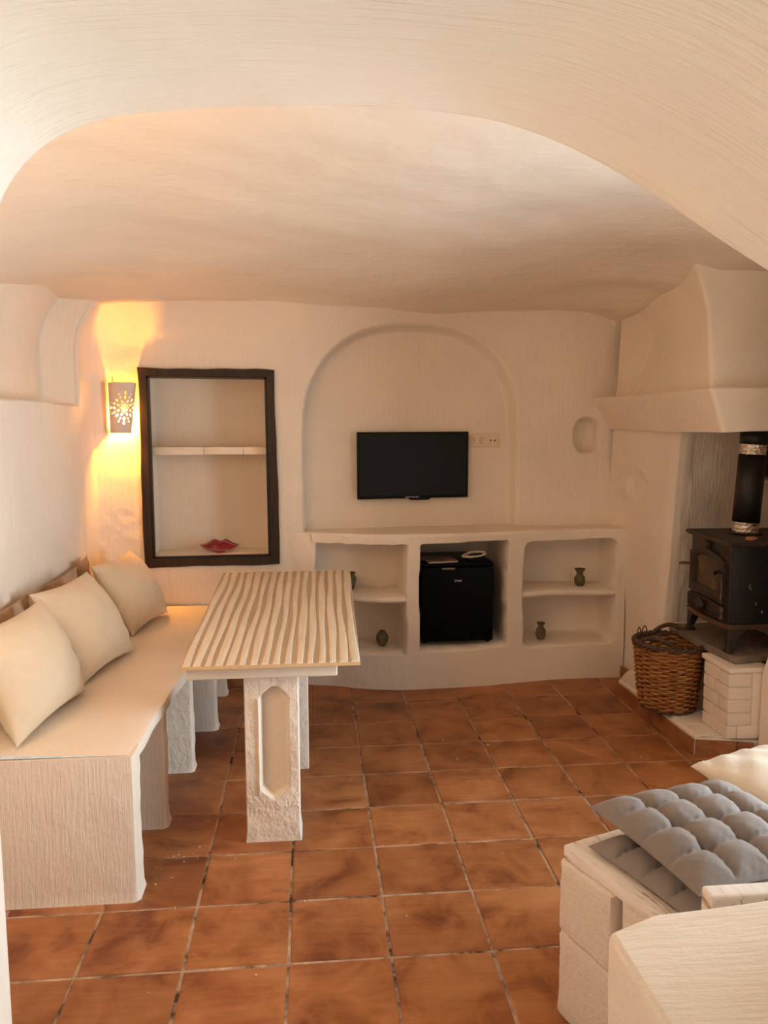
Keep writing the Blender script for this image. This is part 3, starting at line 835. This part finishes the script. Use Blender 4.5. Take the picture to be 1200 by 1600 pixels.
# ------------------------------------------------------------------ table
table = thing('table', 'long table with a ribbed cream slatted top on white plaster legs', 'table', (-.15, 3.6, 0))
TXL, TXR, TYN, TYF, TZ = -.480, .172, 2.79, 4.60, .745
def tx(x, y):  # the top is a little wider at the far end
    t = (y - TYN) / (TYF - TYN); return x + t * (-.040 + .094 * (x - TXL) / (TXR - TXL))
bm = bmesh.new(); box_bm(bm, TXL, TXR, TYN, TYF, TZ - .020, TZ - .006, .001, 1)
tb = bm_obj('tabletop', bm, [M_groove, M_tedge], table)
for v in tb.data.vertices: v.co.x = tx(v.co.x, v.co.y)
for p in tb.data.polygons:
    if abs(p.normal.z) < .5: p.material_index = 1
NS = 16; pitch = (TXR - TXL) / NS
rs = random.Random(3); ph = [rs.uniform(0, 6) for _ in range(NS)]; wd = [rs.uniform(.52, .72) for _ in range(NS)]
for i in range(NS):
    n = 22; bm = bmesh.new(); prev = None; xc = TXL + pitch * (i + .5)
    for k in range(n + 1):
        y = TYN + .001 + (TYF - TYN - .002) * k / n
        dx = .0036 * math.sin(3.1 * y + .35 * i + .6) + .0020 * math.sin(7.3 * y + ph[i]); ww = pitch * wd[i] / 2 * (1 + .20 * math.sin(4.3 * y + ph[i] * 2))
        a, b = xc - ww + dx, xc + ww + dx
        a, b = max(a, TXL + .0005), min(b, TXR - .0005)
        ring = [bm.verts.new((tx(p[0], y), p[1], p[2])) for p in ((a, y, TZ - .0065), (a + .002, y, TZ - .001), (a + .006, y, TZ), (b - .006, y, TZ), (b - .002, y, TZ - .001), (b, y, TZ - .0065))]
        if prev:
            for q in range(5): bm.faces.new((prev[q], ring[q], ring[q + 1], prev[q + 1]))
        else: bm.faces.new(ring)
        prev = ring
    bm.faces.new(prev[::-1])
    bm_obj('slat', bm, M_slat, table, angle=60)
box('support_board', -.467, .090, 2.835, 4.50, .672, TZ - .020, M_board, table, .008, 3)
def leg_front():
    """front leg with a carved arched recess on its near face"""
    x0, x1, y0, y1, z1 = -.264, -.058, 2.890, 3.02, .672
    xs = np.unique(np.concatenate([[x0, x0 + .004], np.arange(x0 + .006, x1 - .005, .004), [x1 - .004, x1]])); zs = np.linspace(0, z1, 150)
    X, Z = np.meshgrid(xs, zs, indexing='ij')
    xc = -.152
    hw = .054
    # octagon-ended recess
    dd = np.maximum(np.abs(X - xc) - hw, np.maximum(Z - .620 + .044 * (np.abs(X - xc) / hw) ** 1.7, .176 + .040 * (np.abs(X - xc) / hw) ** 1.6 - Z))
    rough_ = .0035 * np.random.RandomState(4).uniform(-1, 1, X.shape) * (1 - sstep(.12, .26, Z)) * sstep(.06, .14, Z)
    k = 1 - sstep(-.010, .003, dd + rough_ * .5)
    # left jamb crisp and proud, floor slopes away to the left
    dep = .040 + .016 * (xc - X) / hw
    Y = y0 + dep * k + .002 * lump(X, Z, 12) + rough_ * .6
    bead = np.exp(-((X - (xc - hw - .006)) / .0045) ** 2) * (Z > .19) * (Z < .575)
    Y = Y - .006 * bead
    Y[0] += .008; Y[-1] += .008
    flare = .006 * np.clip(1 - Z / .05, 0, 1)
    X = X + np.where(X < xc, -flare, flare)
    F = np.stack([X, Y, Z], -1)
    nz = len(zs)
    side = []
    back = np.stack([np.array([F[-1, :, 0], np.full(nz, y1), zs]).T, np.array([F[0, :, 0], np.full(nz, y1), zs]).T], 0)
    F = np.concatenate([F, back, F[:1]], 0)
    o = grid_mesh('leg', F, M_rough, table); o.data.set_sharp_from_angle(angle=math.radians(50)); return o
leg_front()
o = box('leg', -.24, -.026, 3.515, 3.65, 0, .672, M_rough, table, .008, 3)
rebase(table)

# ------------------------------------------------------------------ hearth
hearth = thing('hearth', 'low raised white hearth with terracotta facing tiles under the stove', 'hearth', (2.1, 3.9, 0))
HP = [(1.925, 4.50), (1.80, 4.33), (1.842, 3.485), (2.104, 3.42)]
bm = bmesh.new()
top = HP + [(2.40, 3.425), (2.40, 4.205), (2.05, 4.215), (1.995, 4.24), (1.97, 4.48)]
prism_bm(bm, [(x, y, .0) for x, y in top], (0, 0, .107))
bmesh.ops.bevel(bm, geom=[e for e in bm.edges if all(v.co.z > .1 for v in e.verts)], offset=.014, segments=3, affect='EDGES')
bm_obj('platform', bm, M_smooth, hearth, angle=40)
for a, b in zip(HP, HP[1:]):
    a3, b3 = Vector((*a, 0)), Vector((*b, 0)); L = (b3 - a3).length; d = (b3 - a3) / L; nr = Vector((d.y, -d.x, 0)) * -1
    cx = Vector((2.3, 3.9, 0)) - a3
    if nr.dot(cx) > 0: nr = -nr
    cuts = {0: [0, 1], 1: [0, .36, .53, 1], 2: [0, .70, 1]}[HP.index(a)]
    for u, v in zip(cuts, cuts[1:]):
        p0, p1 = a3 + d * (L * u + .002), a3 + d * (L * v - .002)
        bm = bmesh.new(); prism_bm(bm, [p0, p1, p1 + Vector((0, 0, .083)), p0 + Vector((0, 0, .083))], nr * .012)
        bmesh.ops.bevel(bm, geom=bm.edges[:], offset=.002, segments=1, affect='EDGES'); bm_obj('tile', bm, M_base, hearth)
# flush paving slabs on the hearth, faint joints
for (x0, x1, y0, y1) in ((1.86, 2.09, 3.47, 3.60), (1.86, 2.09, 3.605, 3.83), (1.86, 2.09, 3.835, 4.05)):
    box('paver', x0, x1 , y0, y1, .100, .1085, M_smooth, hearth, .002, 1)
rebase(hearth)

# brick pier that carries the stone slab
pier = thing('brick_pier', 'white painted brick pier with recessed joints in front of the stove', 'pier', (2.02, 3.55, .107))
PX0, PX1, PY0, PY1, PZ0, PZ1 = 1.957, 2.095, 3.405, 3.640, .1085, .445
box('core', PX0 + .008, 2.16, PY0 + .008, PY1, PZ0, PZ1 - .01, M_mortar, pier, .002)
box('cap', PX0 - .002, 2.165, PY0 - .002, PY1 + .03, PZ1 - .014, PZ1 + .012, M_smooth, pier, .008, 3)
ch = (PZ1 - .016 - PZ0) / 5
for r in range(5):
    z0 = PZ0 + r * ch + .003; z1 = PZ0 + (r + 1) * ch - .003
    cut = .44 if r % 2 else .62
    ym = PY0 + (PY1 - PY0) * (1 - cut)
    # face to the left
    for a, b in ((PY0, ym - .003), (ym + .003, PY1)):
        box('brick', PX0 + random.uniform(-.001, .001), PX0 + (.112 + (r % 2) * .006 if a == PY0 and r else .05), a, b, z0, z1, M_brick, pier, .003, 1, jitter=.0006)
box('plaster_patch', PX0 + .052, 2.17, PY0 + .002, PY0 + .06, PZ0, PZ0 + ch * 1.0, M_smooth, pier, .006)
box('plaster_patch', PX0 + .120, 2.17, PY0 + .004, PY0 + .06, PZ0, PZ1 - .01, M_smooth, pier, .006)
rebase(pier)
bp = tag(box('back_pier', 1.99, 2.36, 4.105, 4.19, .1085, .480, M_smooth, None, .012, 3), 'pale plaster ledge against the fireplace wall behind the basket', 'ledge')
slab = bmesh.new()
prism_bm(slab, [(2.010, 3.458, .459), (2.40, 3.52, .459), (2.40, 4.10, .459), (1.985, 4.10, .459), (1.985, 3.78, .459)], (0, 0, .036))
bmesh.ops.bevel(slab, geom=slab.edges[:], offset=.004, segments=1, affect='EDGES')
SLZ = .495
sl = tag(bm_obj('stone_slab', slab, M_slab), 'dark grey stone slab under the stove feet', 'slab')
bpz = None

# ------------------------------------------------------------------ stove
stove = thing('wood_stove', 'black cast iron wood stove with a glass door beside the basket', 'stove', (2.02, 3.53, SLZ), math.radians(-3))
SW, SD = .44, .40          # width along y, depth along x ; local origin near-left foot corner; front is the face x = 0
LZ = .118
def leg(x, y, sx, sy):
    bm = bmesh.new(); secs = [(0, .020, .0), (.012, .022, .0), (.022, .014, 0), (.07, .022, .008), (.10, .036, .022), (LZ, .045, .030)]
    prev = None
    for z, r, off in secs:
        cx, cy = x + sx * off, y + sy * off
        ring = [bm.verts.new((cx + a * r, cy + b * r, z)) for a, b in ((-1, -1), (1, -1), (1, 1), (-1, 1))]
        if prev:
            for k in range(4): bm.faces.new((prev[k], prev[(k + 1) % 4], ring[(k + 1) % 4], ring[k]))
        else: bm.faces.new(ring[::-1])
        prev = ring
    bm.faces.new(prev); bmesh.ops.bevel(bm, geom=bm.edges[:], offset=.003, segments=1, affect='EDGES')
    return bm_obj('leg', bm, M_iron, stove, angle=40)
leg(.0, .0, 1, 1); leg(.0, SW, 1, -1); leg(SD - .02, .0, -1, 1); leg(SD - .02, SW, -1, -1)
# base plate with bowed front
def plate(name, z0, z1, ex, bow, m, parent=stove):
    n = 16; pts = [(-ex - bow * math.sin(PI * k / n), -ex + (SW + 2 * ex) * k / n) for k in range(n + 1)]
    pts = pts[::-1] + [(SD + ex, -ex), (SD + ex, SW + ex)]
    bm = bmesh.new(); prism_bm(bm, [(x, y, z0) for x, y in pts], (0, 0, z1 - z0))
    bmesh.ops.bevel(bm, geom=[e for e in bm.edges if abs(e.verts[0].co.z - e.verts[1].co.z) < 1e-6], offset=min(.008, (z1 - z0) * .4), segments=2, affect='EDGES')
    return bm_obj(name, bm, m, parent, angle=40)
plate('base_plate', LZ, LZ + .022, .018, .028, M_rust)
BZ0, BZ1 = LZ + .022, .522
box('body', .0, SD, .0, SW, BZ0, BZ1, M_irons, stove, .006)
plate('front_lip', BZ1 - .002, BZ1 + .010, .012, .0, M_iron)
plate('top_plate', BZ1 + .008, BZ1 + .028, .034, .012, M_irond)
fp = box('front_plate', -.010, .004, .004, SW - .004, BZ0, BZ1, M_iron, stove, .003)
# arched door with a real frame round recessed glass
def arch_outline(y0, y1, z0, z1, rise, n=14):
    pts = [(y0, z0), (y1, z0), (y1, z1 - rise)]
    for k in range(1, n): 
        t = k / n; pts.append((y1 + (y0 - y1) * t, z1 - rise + rise * math.sin(PI * t) ** .7))
    pts.append((y0, z1 - rise)); return pts
def ring_door(name, outer, inner, xo, xi, m, parent):
    bm = bmesh.new(); n = len(outer); assert n == len(inner)
    a = [bm.verts.new((xi, y, z)) for y, z in outer]; b = [bm.verts.new((xo + .004, y, z)) for y, z in outer]
    oc = [bm.verts.new((xo, y + (iy - y) * .15, z + (iz - z) * .15)) for (y, z), (iy, iz) in zip(outer, inner)]
    c = [bm.verts.new((xo, y + (iy - y) * .7, z + (iz - z) * .7)) for (y, z), (iy, iz) in zip(outer, inner)]
    d = [bm.verts.new((xo + .008, y, z)) for y, z in inner]; e = [bm.verts.new((xi, y, z)) for y, z in inner]
    for A, B in ((a, b), (b, oc), (oc, c), (c, d), (d, e)):
        for k in range(n): bm.faces.new((A[k], A[(k + 1) % n], B[(k + 1) % n], B[k]))
    return bm_obj(name, bm, m, parent, angle=35)
DZ0, DZ1 = .235, .478
door = ring_door('door', arch_outline(.045, SW - .025, DZ0, DZ1, .035), arch_outline(.095, SW - .085, DZ0 + .045, DZ1 - .035, .022), -.032, -.008, M_iron, stove)
bm = bmesh.new(); prism_bm(bm, [(-.016, y, z) for y, z in arch_outline(.093, SW - .083, DZ0 + .043, DZ1 - .033, .022)], (.006, 0, 0)); bm_obj('glass', bm, M_glass, door)
o = tube('door_handle', [(-.030, SW - .045, .375), (-.048, SW - .03, .372), (-.056, SW + .005, .366), (-.055, SW + .035, .360)], [.006, .007, .009, .006], M_rust, door, 10)
o = tube('latch_knob', [(-.034, .075, .395), (-.052, .060, .392), (-.062, .045, .385)], [.008, .010, .013], M_rust, door, 10)
tube('hinge_rod', [(-.034, .038, .245), (-.034, .038, .38)], .0055, M_rust, stove, 10)
for z in (.245, .375): lathe('hinge_knuckle', [(0, -.012), (.010, -.010), (.012, 0), (.010, .010), (0, .012)], M_iron, stove, 14, (-.033, .038, z))
ash = ring_door('ash_door', arch_outline(.045, SW - .015, .150, .228, .012), arch_outline(.060, SW - .03, .162, .216, .010), -.030, -.006, M_iron, stove)
bm = bmesh.new(); prism_bm(bm, [(-.022, y, z) for y, z in arch_outline(.058, SW - .028, .160, .218, .010)], (.012, 0, 0)); bm_obj('panel', bm, M_iron, ash)
RY = Matrix.Rotation(-PI / 2, 4, 'Y')
lathe('air_knob', [(0, .034), (.020, .034), (.030, .028), (.033, .018), (.028, .010), (.012, .006), (.012, 0)], M_iron, ash, 28, (-.022, .245, .188), RY)
lathe('top_knob', [(0, .020), (.012, .019), (.020, .014), (.022, .006), (.020, 0)], M_iron, stove, 24, (-.010, .235, .502), RY)
for z in (.165, .205): lathe('hinge_knuckle', [(0, -.010), (.009, -.008), (.011, 0), (.009, .008), (0, .010)], M_rust, stove, 14, (-.030, .036, z))
tube('hinge_rod', [(-.031, .036, .155), (-.031, .036, .222)], .0045, M_rust, stove, 8)
o = lathe('side_flange', [(0, .0), (.03, 0), (.03, .006), (0, .006)], M_iron, stove, 20, (.01, SW + .004, .19), Matrix.Rotation(PI / 2, 4, 'X'))
# pale chips on the side
for (x, z) in ((.085, .325), (.09, .31), (.12, .235), (.15, .195), (.083, .318)):
    bm = bmesh.new(); box_bm(bm, x, x + .006, -.0012, .0, z, z + .014, 0); bm_obj('paint_chip', bm, M_chrome, stove)
STZ = SLZ + BZ1 + .028

# flue pipe
flue = thing('flue_pipe', 'black flue pipe with silver foil bands rising from the stove', 'flue pipe', (2.205, 3.76, STZ + .005))
LEAN = Matrix.Rotation(math.radians(3.2), 4, 'Y')
def ring_(name, z0, z1, r0, r1, m, n=2, wob=0):
    pr = [(r0 - .004, z0), (r0, z0)] + [(r0 + (r1 - r0) * k / n + (wob * math.sin(k * 2.1)), z0 + (z1 - z0) * k / n) for k in range(1, n)] + [(r1, z1), (r1 - .004, z1)]
    return lathe(name, pr, m, flue, 40, (0, 0, 0), LEAN)
ring_('collar', 0, .008, .085, .078, M_irond)
ring_('foil_band', .003, .062, .062, .063, M_foil, 8, .002)
ring_('pipe', .058, .402, .066, .066, M_pipe)
ring_('foil_band', .395, .462, .063, .064, M_foil, 8, .002)
ring_('top_cone', .452, .517, .066, .070, M_pipe)
mb = thing('matchbox', 'small brown matchbox lying on the stove top beside the flue', 'matchbox', (2.13, 3.57, STZ), math.radians(35))
box('sleeve', -.024, .024, -.017, .017, 0, .014, M_match, mb, .0008, 1); box('tray', .0235, .0255, -.016, .016, .001, .013, M_match2, mb, .0004, 1); box('striker', -.022, .022, -.0178, -.0168, .002, .012, M_match2, mb, 0)

# vent grille at the right behind the pipe
vent = thing('vent_grille', 'grey metal vent casing with a mesh side behind the flue pipe', 'vent', (2.52, 4.15, 1.29))
box('casing', -.055, .25, -.02, .17, .0, .27, M_greym, vent, .004)
box('shelf_lip', -.10, .26, -.03, .17, -.014, .002, M_smooth, vent, .004)
box('interior_shade', -.03, .20, -.024, -.018, .02, .25, M_hole, vent, .002)  # dark sheet painted in for the shade inside the vent opening
box('post', -.062, -.045, -.028, .0, .0, .28, M_socket, vent, .003)
for k in range(14): box('mesh_bar', -.085, -.058, -.01, -.004, .012 + k * .019, .018 + k * .019, M_greym, vent, 0)
box('mesh_frame', -.092, -.084, -.014, .0, .0, .28, M_socket, vent, .002)

# ------------------------------------------------------------------ mantel and hood
hood = thing('fireplace_hood', 'white plaster chimney hood with a thick flared mantel above the stove', 'fireplace hood', (2.3, 4.0, 1.565))
def loft(name, A, B, m, wob=0, n=10, flare=0):
    bm = bmesh.new(); rows = []
    def dense(R):
        out = []; R2 = []
        for k in range(len(R)):      # round the corners in plan
            a_, b_, c_ = Vector(R[k - 1]), Vector(R[k]), Vector(R[(k + 1) % len(R)])
            for w in range(5):
                f = w / 4; p_ = b_ + (a_ - b_).normalized() * .028; q2 = b_ + (c_ - b_).normalized() * .028
                R2.append(tuple(p_ * (1 - f) ** 2 + b_ * 2 * f * (1 - f) + q2 * f ** 2))
        R = R2
        for p, q in zip(R, R[1:] + R[:1]):
            for k in range(n): out.append(Vector(p) + (Vector(q) - Vector(p)) * k / n)
        return out
    a, b = dense(A), dense(B); K = 18 if flare else 6
    for k in range(K + 1):
        t = k / K; row = []
        for i, (p, q) in enumerate(zip(a, b)):
            v = p + (q - p) * t
            if flare:
                q_ = flare * max(0, (t - .40) / .60) ** 2.2; v = v + Vector((-q_ if v.x < 2.4 else 0, -q_ if v.y < 4.2 else 0, 0))
            if wob: v = v + Vector((wob * math.sin(5 * v.y + 3 * v.z), wob * math.sin(7 * v.x + 2 * v.z), wob * .6 * math.sin(6 * (v.x + v.y)) ))
            row.append(bm.verts.new(v))
        rows.append(row)
    N_ = len(a)
    for r0, r1 in zip(rows, rows[1:]):
        for i in range(N_): bm.faces.new((r0[i], r0[(i + 1) % N_], r1[(i + 1) % N_], r1[i]))
    bm.faces.new(rows[0][::-1]); bm.faces.new(rows[-1])
    o = bm_obj(name, bm, m, hood, angle=38)
    return o
loft('mantel', [(1.925, 4.93, 1.568), (1.93, 3.515, 1.563), (2.84, 3.515, 1.60), (2.84, 4.93, 1.60)],
     [(1.805, 4.93, 1.768), (1.856, 3.505, 1.768), (2.84, 3.505, 1.775), (2.84, 4.93, 1.775)], M_hood, .004)
loft('hood', [(1.952, 4.93, 1.76), (1.912, 3.60, 1.76), (2.84, 3.58, 1.76), (2.84, 4.93, 1.76)],
     [(2.12, 4.93, 2.42), (1.85, 3.60, 2.42), (2.84, 3.58, 2.42), (2.84, 4.93, 2.42)], M_hood, .002, 10, .20)
rebase(hood)

# ------------------------------------------------------------------ wicker basket
BKX, BKY, BKZ = 1.874, 3.86, .1095
basket = thing('wicker_basket', 'brown wicker log basket with two handles on the hearth', 'basket', (BKX, BKY, BKZ))
def brad(z): return .132 + .040 * (z / .35) ** .8
rows = []; nst = 22
for k in range(27):
    z = .020 + k * .0122; t = np.linspace(0, 2 * PI, 110, endpoint=False)
    r = brad(z) + .0085 * np.sin(nst / 2 * t + PI * (k % 2)) + .0012 * np.sin(3 * t + k)
    rows.append(tube_pts(np.stack([r * np.cos(t), r * np.sin(t), z + .0015 * np.sin(2 * t + k * 1.7)], 1), .0072, 6, True))
wv = join_grids('weave', rows, M_wick, basket, closed_u=True); wv['kind'] = 'stuff'
st = []
for k in range(nst):
    a = 2 * PI * k / nst; zz = np.linspace(0, .352, 10)
    st.append(tube_pts(np.stack([(brad(zz) - .001) * math.cos(a), (brad(zz) - .001) * math.sin(a), zz], 1), .0045, 6))
o = join_grids('stakes', st, M_wickd, basket); o['kind'] = 'stuff'
br = []
for q in range(3):
    t = np.linspace(0, 2 * PI, 160, endpoint=False); w_ = 13 * t + q * 2 * PI / 3
    r = brad(.352) + .002 + .009 * np.cos(w_); br.append(tube_pts(np.stack([r * np.cos(t), r * np.sin(t), .352 + .009 * np.sin(w_)], 1), .0085, 6, True))
join_grids('rim', br, M_wickd, basket, closed_u=True)
bb = []
for q in range(2):
    t = np.linspace(0, 2 * PI, 120, endpoint=False); w_ = 11 * t + q * PI
    r = brad(0) + .004 + .006 * np.cos(w_); bb.append(tube_pts(np.stack([r * np.cos(t), r * np.sin(t), .010 + .006 * np.sin(w_)], 1), .0065, 6, True))
join_grids('foot_rim', bb, M_wickd, basket, closed_u=True)
lathe('base', [(0, .008), (.125, .008), (.125, .018), (0, .018)], M_wickd, basket, 32)
def handle(a0, a1, hgt, out):
    ps = []
    for q in range(3):
        t = np.linspace(0, 1, 50); am = a0 + (a1 - a0) * t; w_ = 10 * PI * t + q * 2 * PI / 3
        lift = np.sin(PI * t) ** .75
        r = brad(.352) + out * lift + .006 * np.cos(w_)
        ps.append(tube_pts(np.stack([r * np.cos(am), r * np.sin(am), .345 + hgt * lift + .006 * np.sin(w_)], 1), .0070, 6))
    return join_grids('handle', ps, M_wickd, basket)
handle(math.radians(182), math.radians(262), .055, -.015)
handle(math.radians(24), math.radians(97), .062, -.02)
for a in (128, 112):
    a = math.radians(a); c = np.array([brad(.35) * math.cos(a), brad(.35) * math.sin(a), .35]); d = np.array([-math.sin(a), math.cos(a), 0])
    t = np.linspace(0, PI, 16); tube('loop', [c + d * .019 * math.cos(x) + np.array([0, 0, .048 * math.sin(x)]) for x in t], .0032, M_wickd, basket, 6)
for z in (.29, .235, .175, .115):
    a = math.radians(-12); tube('twig_end', [(brad(z) * math.cos(a), brad(z) * math.sin(a), z), ((brad(z) + .018) * math.cos(a), (brad(z) + .018) * math.sin(a), z + .002)], .003, M_wickd, basket, 6)

# ------------------------------------------------------------------ block seat in the right foreground
BR_ = math.atan2(.36, .93)
seat = thing('block_bench', 'low seat of two courses of white concrete blocks under a worn white plank', 'bench', (.655, 1.925, 0), BR_)
# local frame: +x = along the long side away to the right, -y = towards the camera
def blk(x0, x1, y0, y1, z0, z1): 
    bm = bmesh.new(); box_bm(bm, x0, x1, y0, y1, z0, z1, .009, 2)
    bmesh.ops.subdivide_edges(bm, edges=[e for e in bm.edges if e.calc_length() > .1], cuts=5, use_grid_fill=True)
    rr = random.Random(int(x0 * 1000 + z0 * 77 + y0 * 13))
    for v in bm.verts: v.co += Vector((rr.uniform(-.0022, .0022), rr.uniform(-.0022, .0022), rr.uniform(-.0015, .0015)))
    return bm_obj('block', bm, M_block, seat, angle=50)
for i, x in enumerate((0, .405)):
    blk(x, x + .398, -.196, 0, .002, .243); blk(x, x + .398, -.193, .002, .247, .447)
    blk(x + .016, x + .41, -.405, -.214, .002, .243); blk(x + .014, x + .41, -.405, -.212, .247, .447)
bm = bmesh.new(); box_bm(bm, .010, .98, -.425, .0, .449, .484, .005, 2)
bmesh.ops.subdivide_edges(bm, edges=[e for e in bm.edges if e.calc_length() > .3], cuts=14, use_grid_fill=True)
for v in bm.verts: v.co += Vector((.0022 * math.sin(31 * v.co.y), .0022 * math.sin(27 * v.co.x), 0)) * (1 if v.co.z > .45 else 1.6)
bm_obj('plank', bm, M_plank, seat, angle=40)
PZ = .484
# tufted chair pads
def pad_mesh(name, w, h, t, seed, lift=0):
    n = 104; u = np.sin(np.linspace(-PI / 2, PI / 2, n) * .93) / math.sin(PI / 2 * .93); U, V = np.meshgrid(u, u, indexing='ij')
    X = w / 2 * U * (1 - .04 * (1 - V ** 2)); Y = h / 2 * V * (1 - .04 * (1 - U ** 2))
    c = np.clip((1 - U ** 4) * (1 - V ** 4), 0, 1) ** .5
    tuft = np.zeros_like(U); 
    for a in (-.5, 0, .5):
        for b in (-.5, 0, .5): tuft = tuft + np.exp(-((U - a) ** 2 + (V - b) ** 2) / .009)
    seam = np.zeros_like(U)
    for a in (-.5, 0, .5):
        wav = a + .03 * np.sin(PI * 4 * V); seam = seam + np.exp(-((U - wav) / .035) ** 2); seam = seam + np.exp(-((V - a - .03 * np.sin(PI * 4 * U + 1)) / .035) ** 2)
    seam = np.clip(seam, 0, 1)
    cell = (np.abs(np.sin(2 * PI * (U + 1) / 1 * 1.0)) * 0 + 1)
    puff = np.minimum(np.abs(np.sin(PI * (U + .012 * np.sin(9 * V) + 1) * 2)) ** .42, np.abs(np.sin(PI * (V + .012 * np.sin(8 * U) + 1) * 2)) ** .42)
    fine = .0016 * np.sin(40 * U + 31 * V + seed) * (1 - puff)
    T = t * c * (.52 + .48 * puff) - .46 * t * np.clip(tuft, 0, 1) * c
    du = np.abs(((U + .012 * np.sin(9 * V)) * 2 + .5) % 1 - .5) / 2; dv = np.abs(((V + .012 * np.sin(8 * U)) * 2 + .5) % 1 - .5) / 2
    T = T - .006 * c * (np.exp(-(du / .018) ** 2) + np.exp(-(dv / .018) ** 2))
    rad_ = np.minimum(du, dv); T = T + .0022 * c * np.sin(55 * (U - V)) * np.exp(-(rad_ / .05) ** 2)
    T = np.maximum(T, .0) + fine * c
    B = -.30 * t * c * (.5 + .5 * puff)
    sag = lift * (U * .5 + .5)
    bm = bmesh.new(); top = [[bm.verts.new((X[i, j], Y[i, j], T[i, j])) for j in range(n)] for i in range(n)]
    bot = [[top[i][j] if i in (0, n - 1) or j in (0, n - 1) else bm.verts.new((X[i, j], Y[i, j], B[i, j])) for j in range(n)] for i in range(n)]
    for i in range(n - 1):
        for j in range(n - 1):
            bm.faces.new((top[i][j], top[i + 1][j], top[i + 1][j + 1], top[i][j + 1])); q = (bot[i][j + 1], bot[i + 1][j + 1], bot[i + 1][j], bot[i][j])
            if len(set(q)) == 4: bm.faces.new(q)
    return bm_obj(name, bm, M_grey, None, smooth=True)
o = pad_mesh('seat_pad', .45, .43, .060, 1); tag(o, 'grey tufted seat pad lying on top of another on the plank', 'cushion', 'grey seat pads on the block bench')
o.location = (1.010, 1.80, PZ + .088); o.rotation_euler = (math.radians(0), math.radians(0), math.radians(13))
o = pad_mesh('seat_pad', .42, .37, .046, 2); tag(o, 'lower grey seat pad squashed under the upper grey pad on the plank', 'cushion', 'grey seat pads on the block bench')
o.location = (.975, 1.785, PZ + .016); o.rotation_euler = (0, 0, math.radians(20))
o = pillow_mesh('cushion', .40, .40, .13, M_creamf, seed=11)
tag(o, 'cream cushion behind the grey seat pads at the right edge', 'cushion'); o.location = (1.42, 2.10, PZ + .062); o.rotation_euler = (0, 0, math.radians(18))
bm = bmesh.new(); box_bm(bm, .840, 1.27, 1.489, 1.534, .4865, .604, .008, 3)
tag(bm_obj('wooden_block', bm, M_plank, angle=40), 'white painted block standing between the grey pads and the low wall', 'block')

# plaster crumbs on the tiles
rc = random.Random(5); bm = bmesh.new()
spots = [(rc.uniform(-.5, 1.7), rc.uniform(2.0, 4.3)) for _ in range(46)] + [(rc.gauss(-.50, .05), rc.gauss(2.80, .05)) for _ in range(16)]
for x, y in spots:
    s = rc.uniform(.0012, .0036); r = bmesh.ops.create_icosphere(bm, subdivisions=1, radius=s)
    for v in r['verts']: v.co = Vector((v.co.x * rc.uniform(.8, 1.8), v.co.y, v.co.z * .6)) + Vector((x, y, .0018))
o = bm_obj('plaster_crumbs', bm, M_block); o['kind'] = 'stuff'; tag(o, 'white plaster crumbs scattered over the terracotta tiles', 'crumbs')
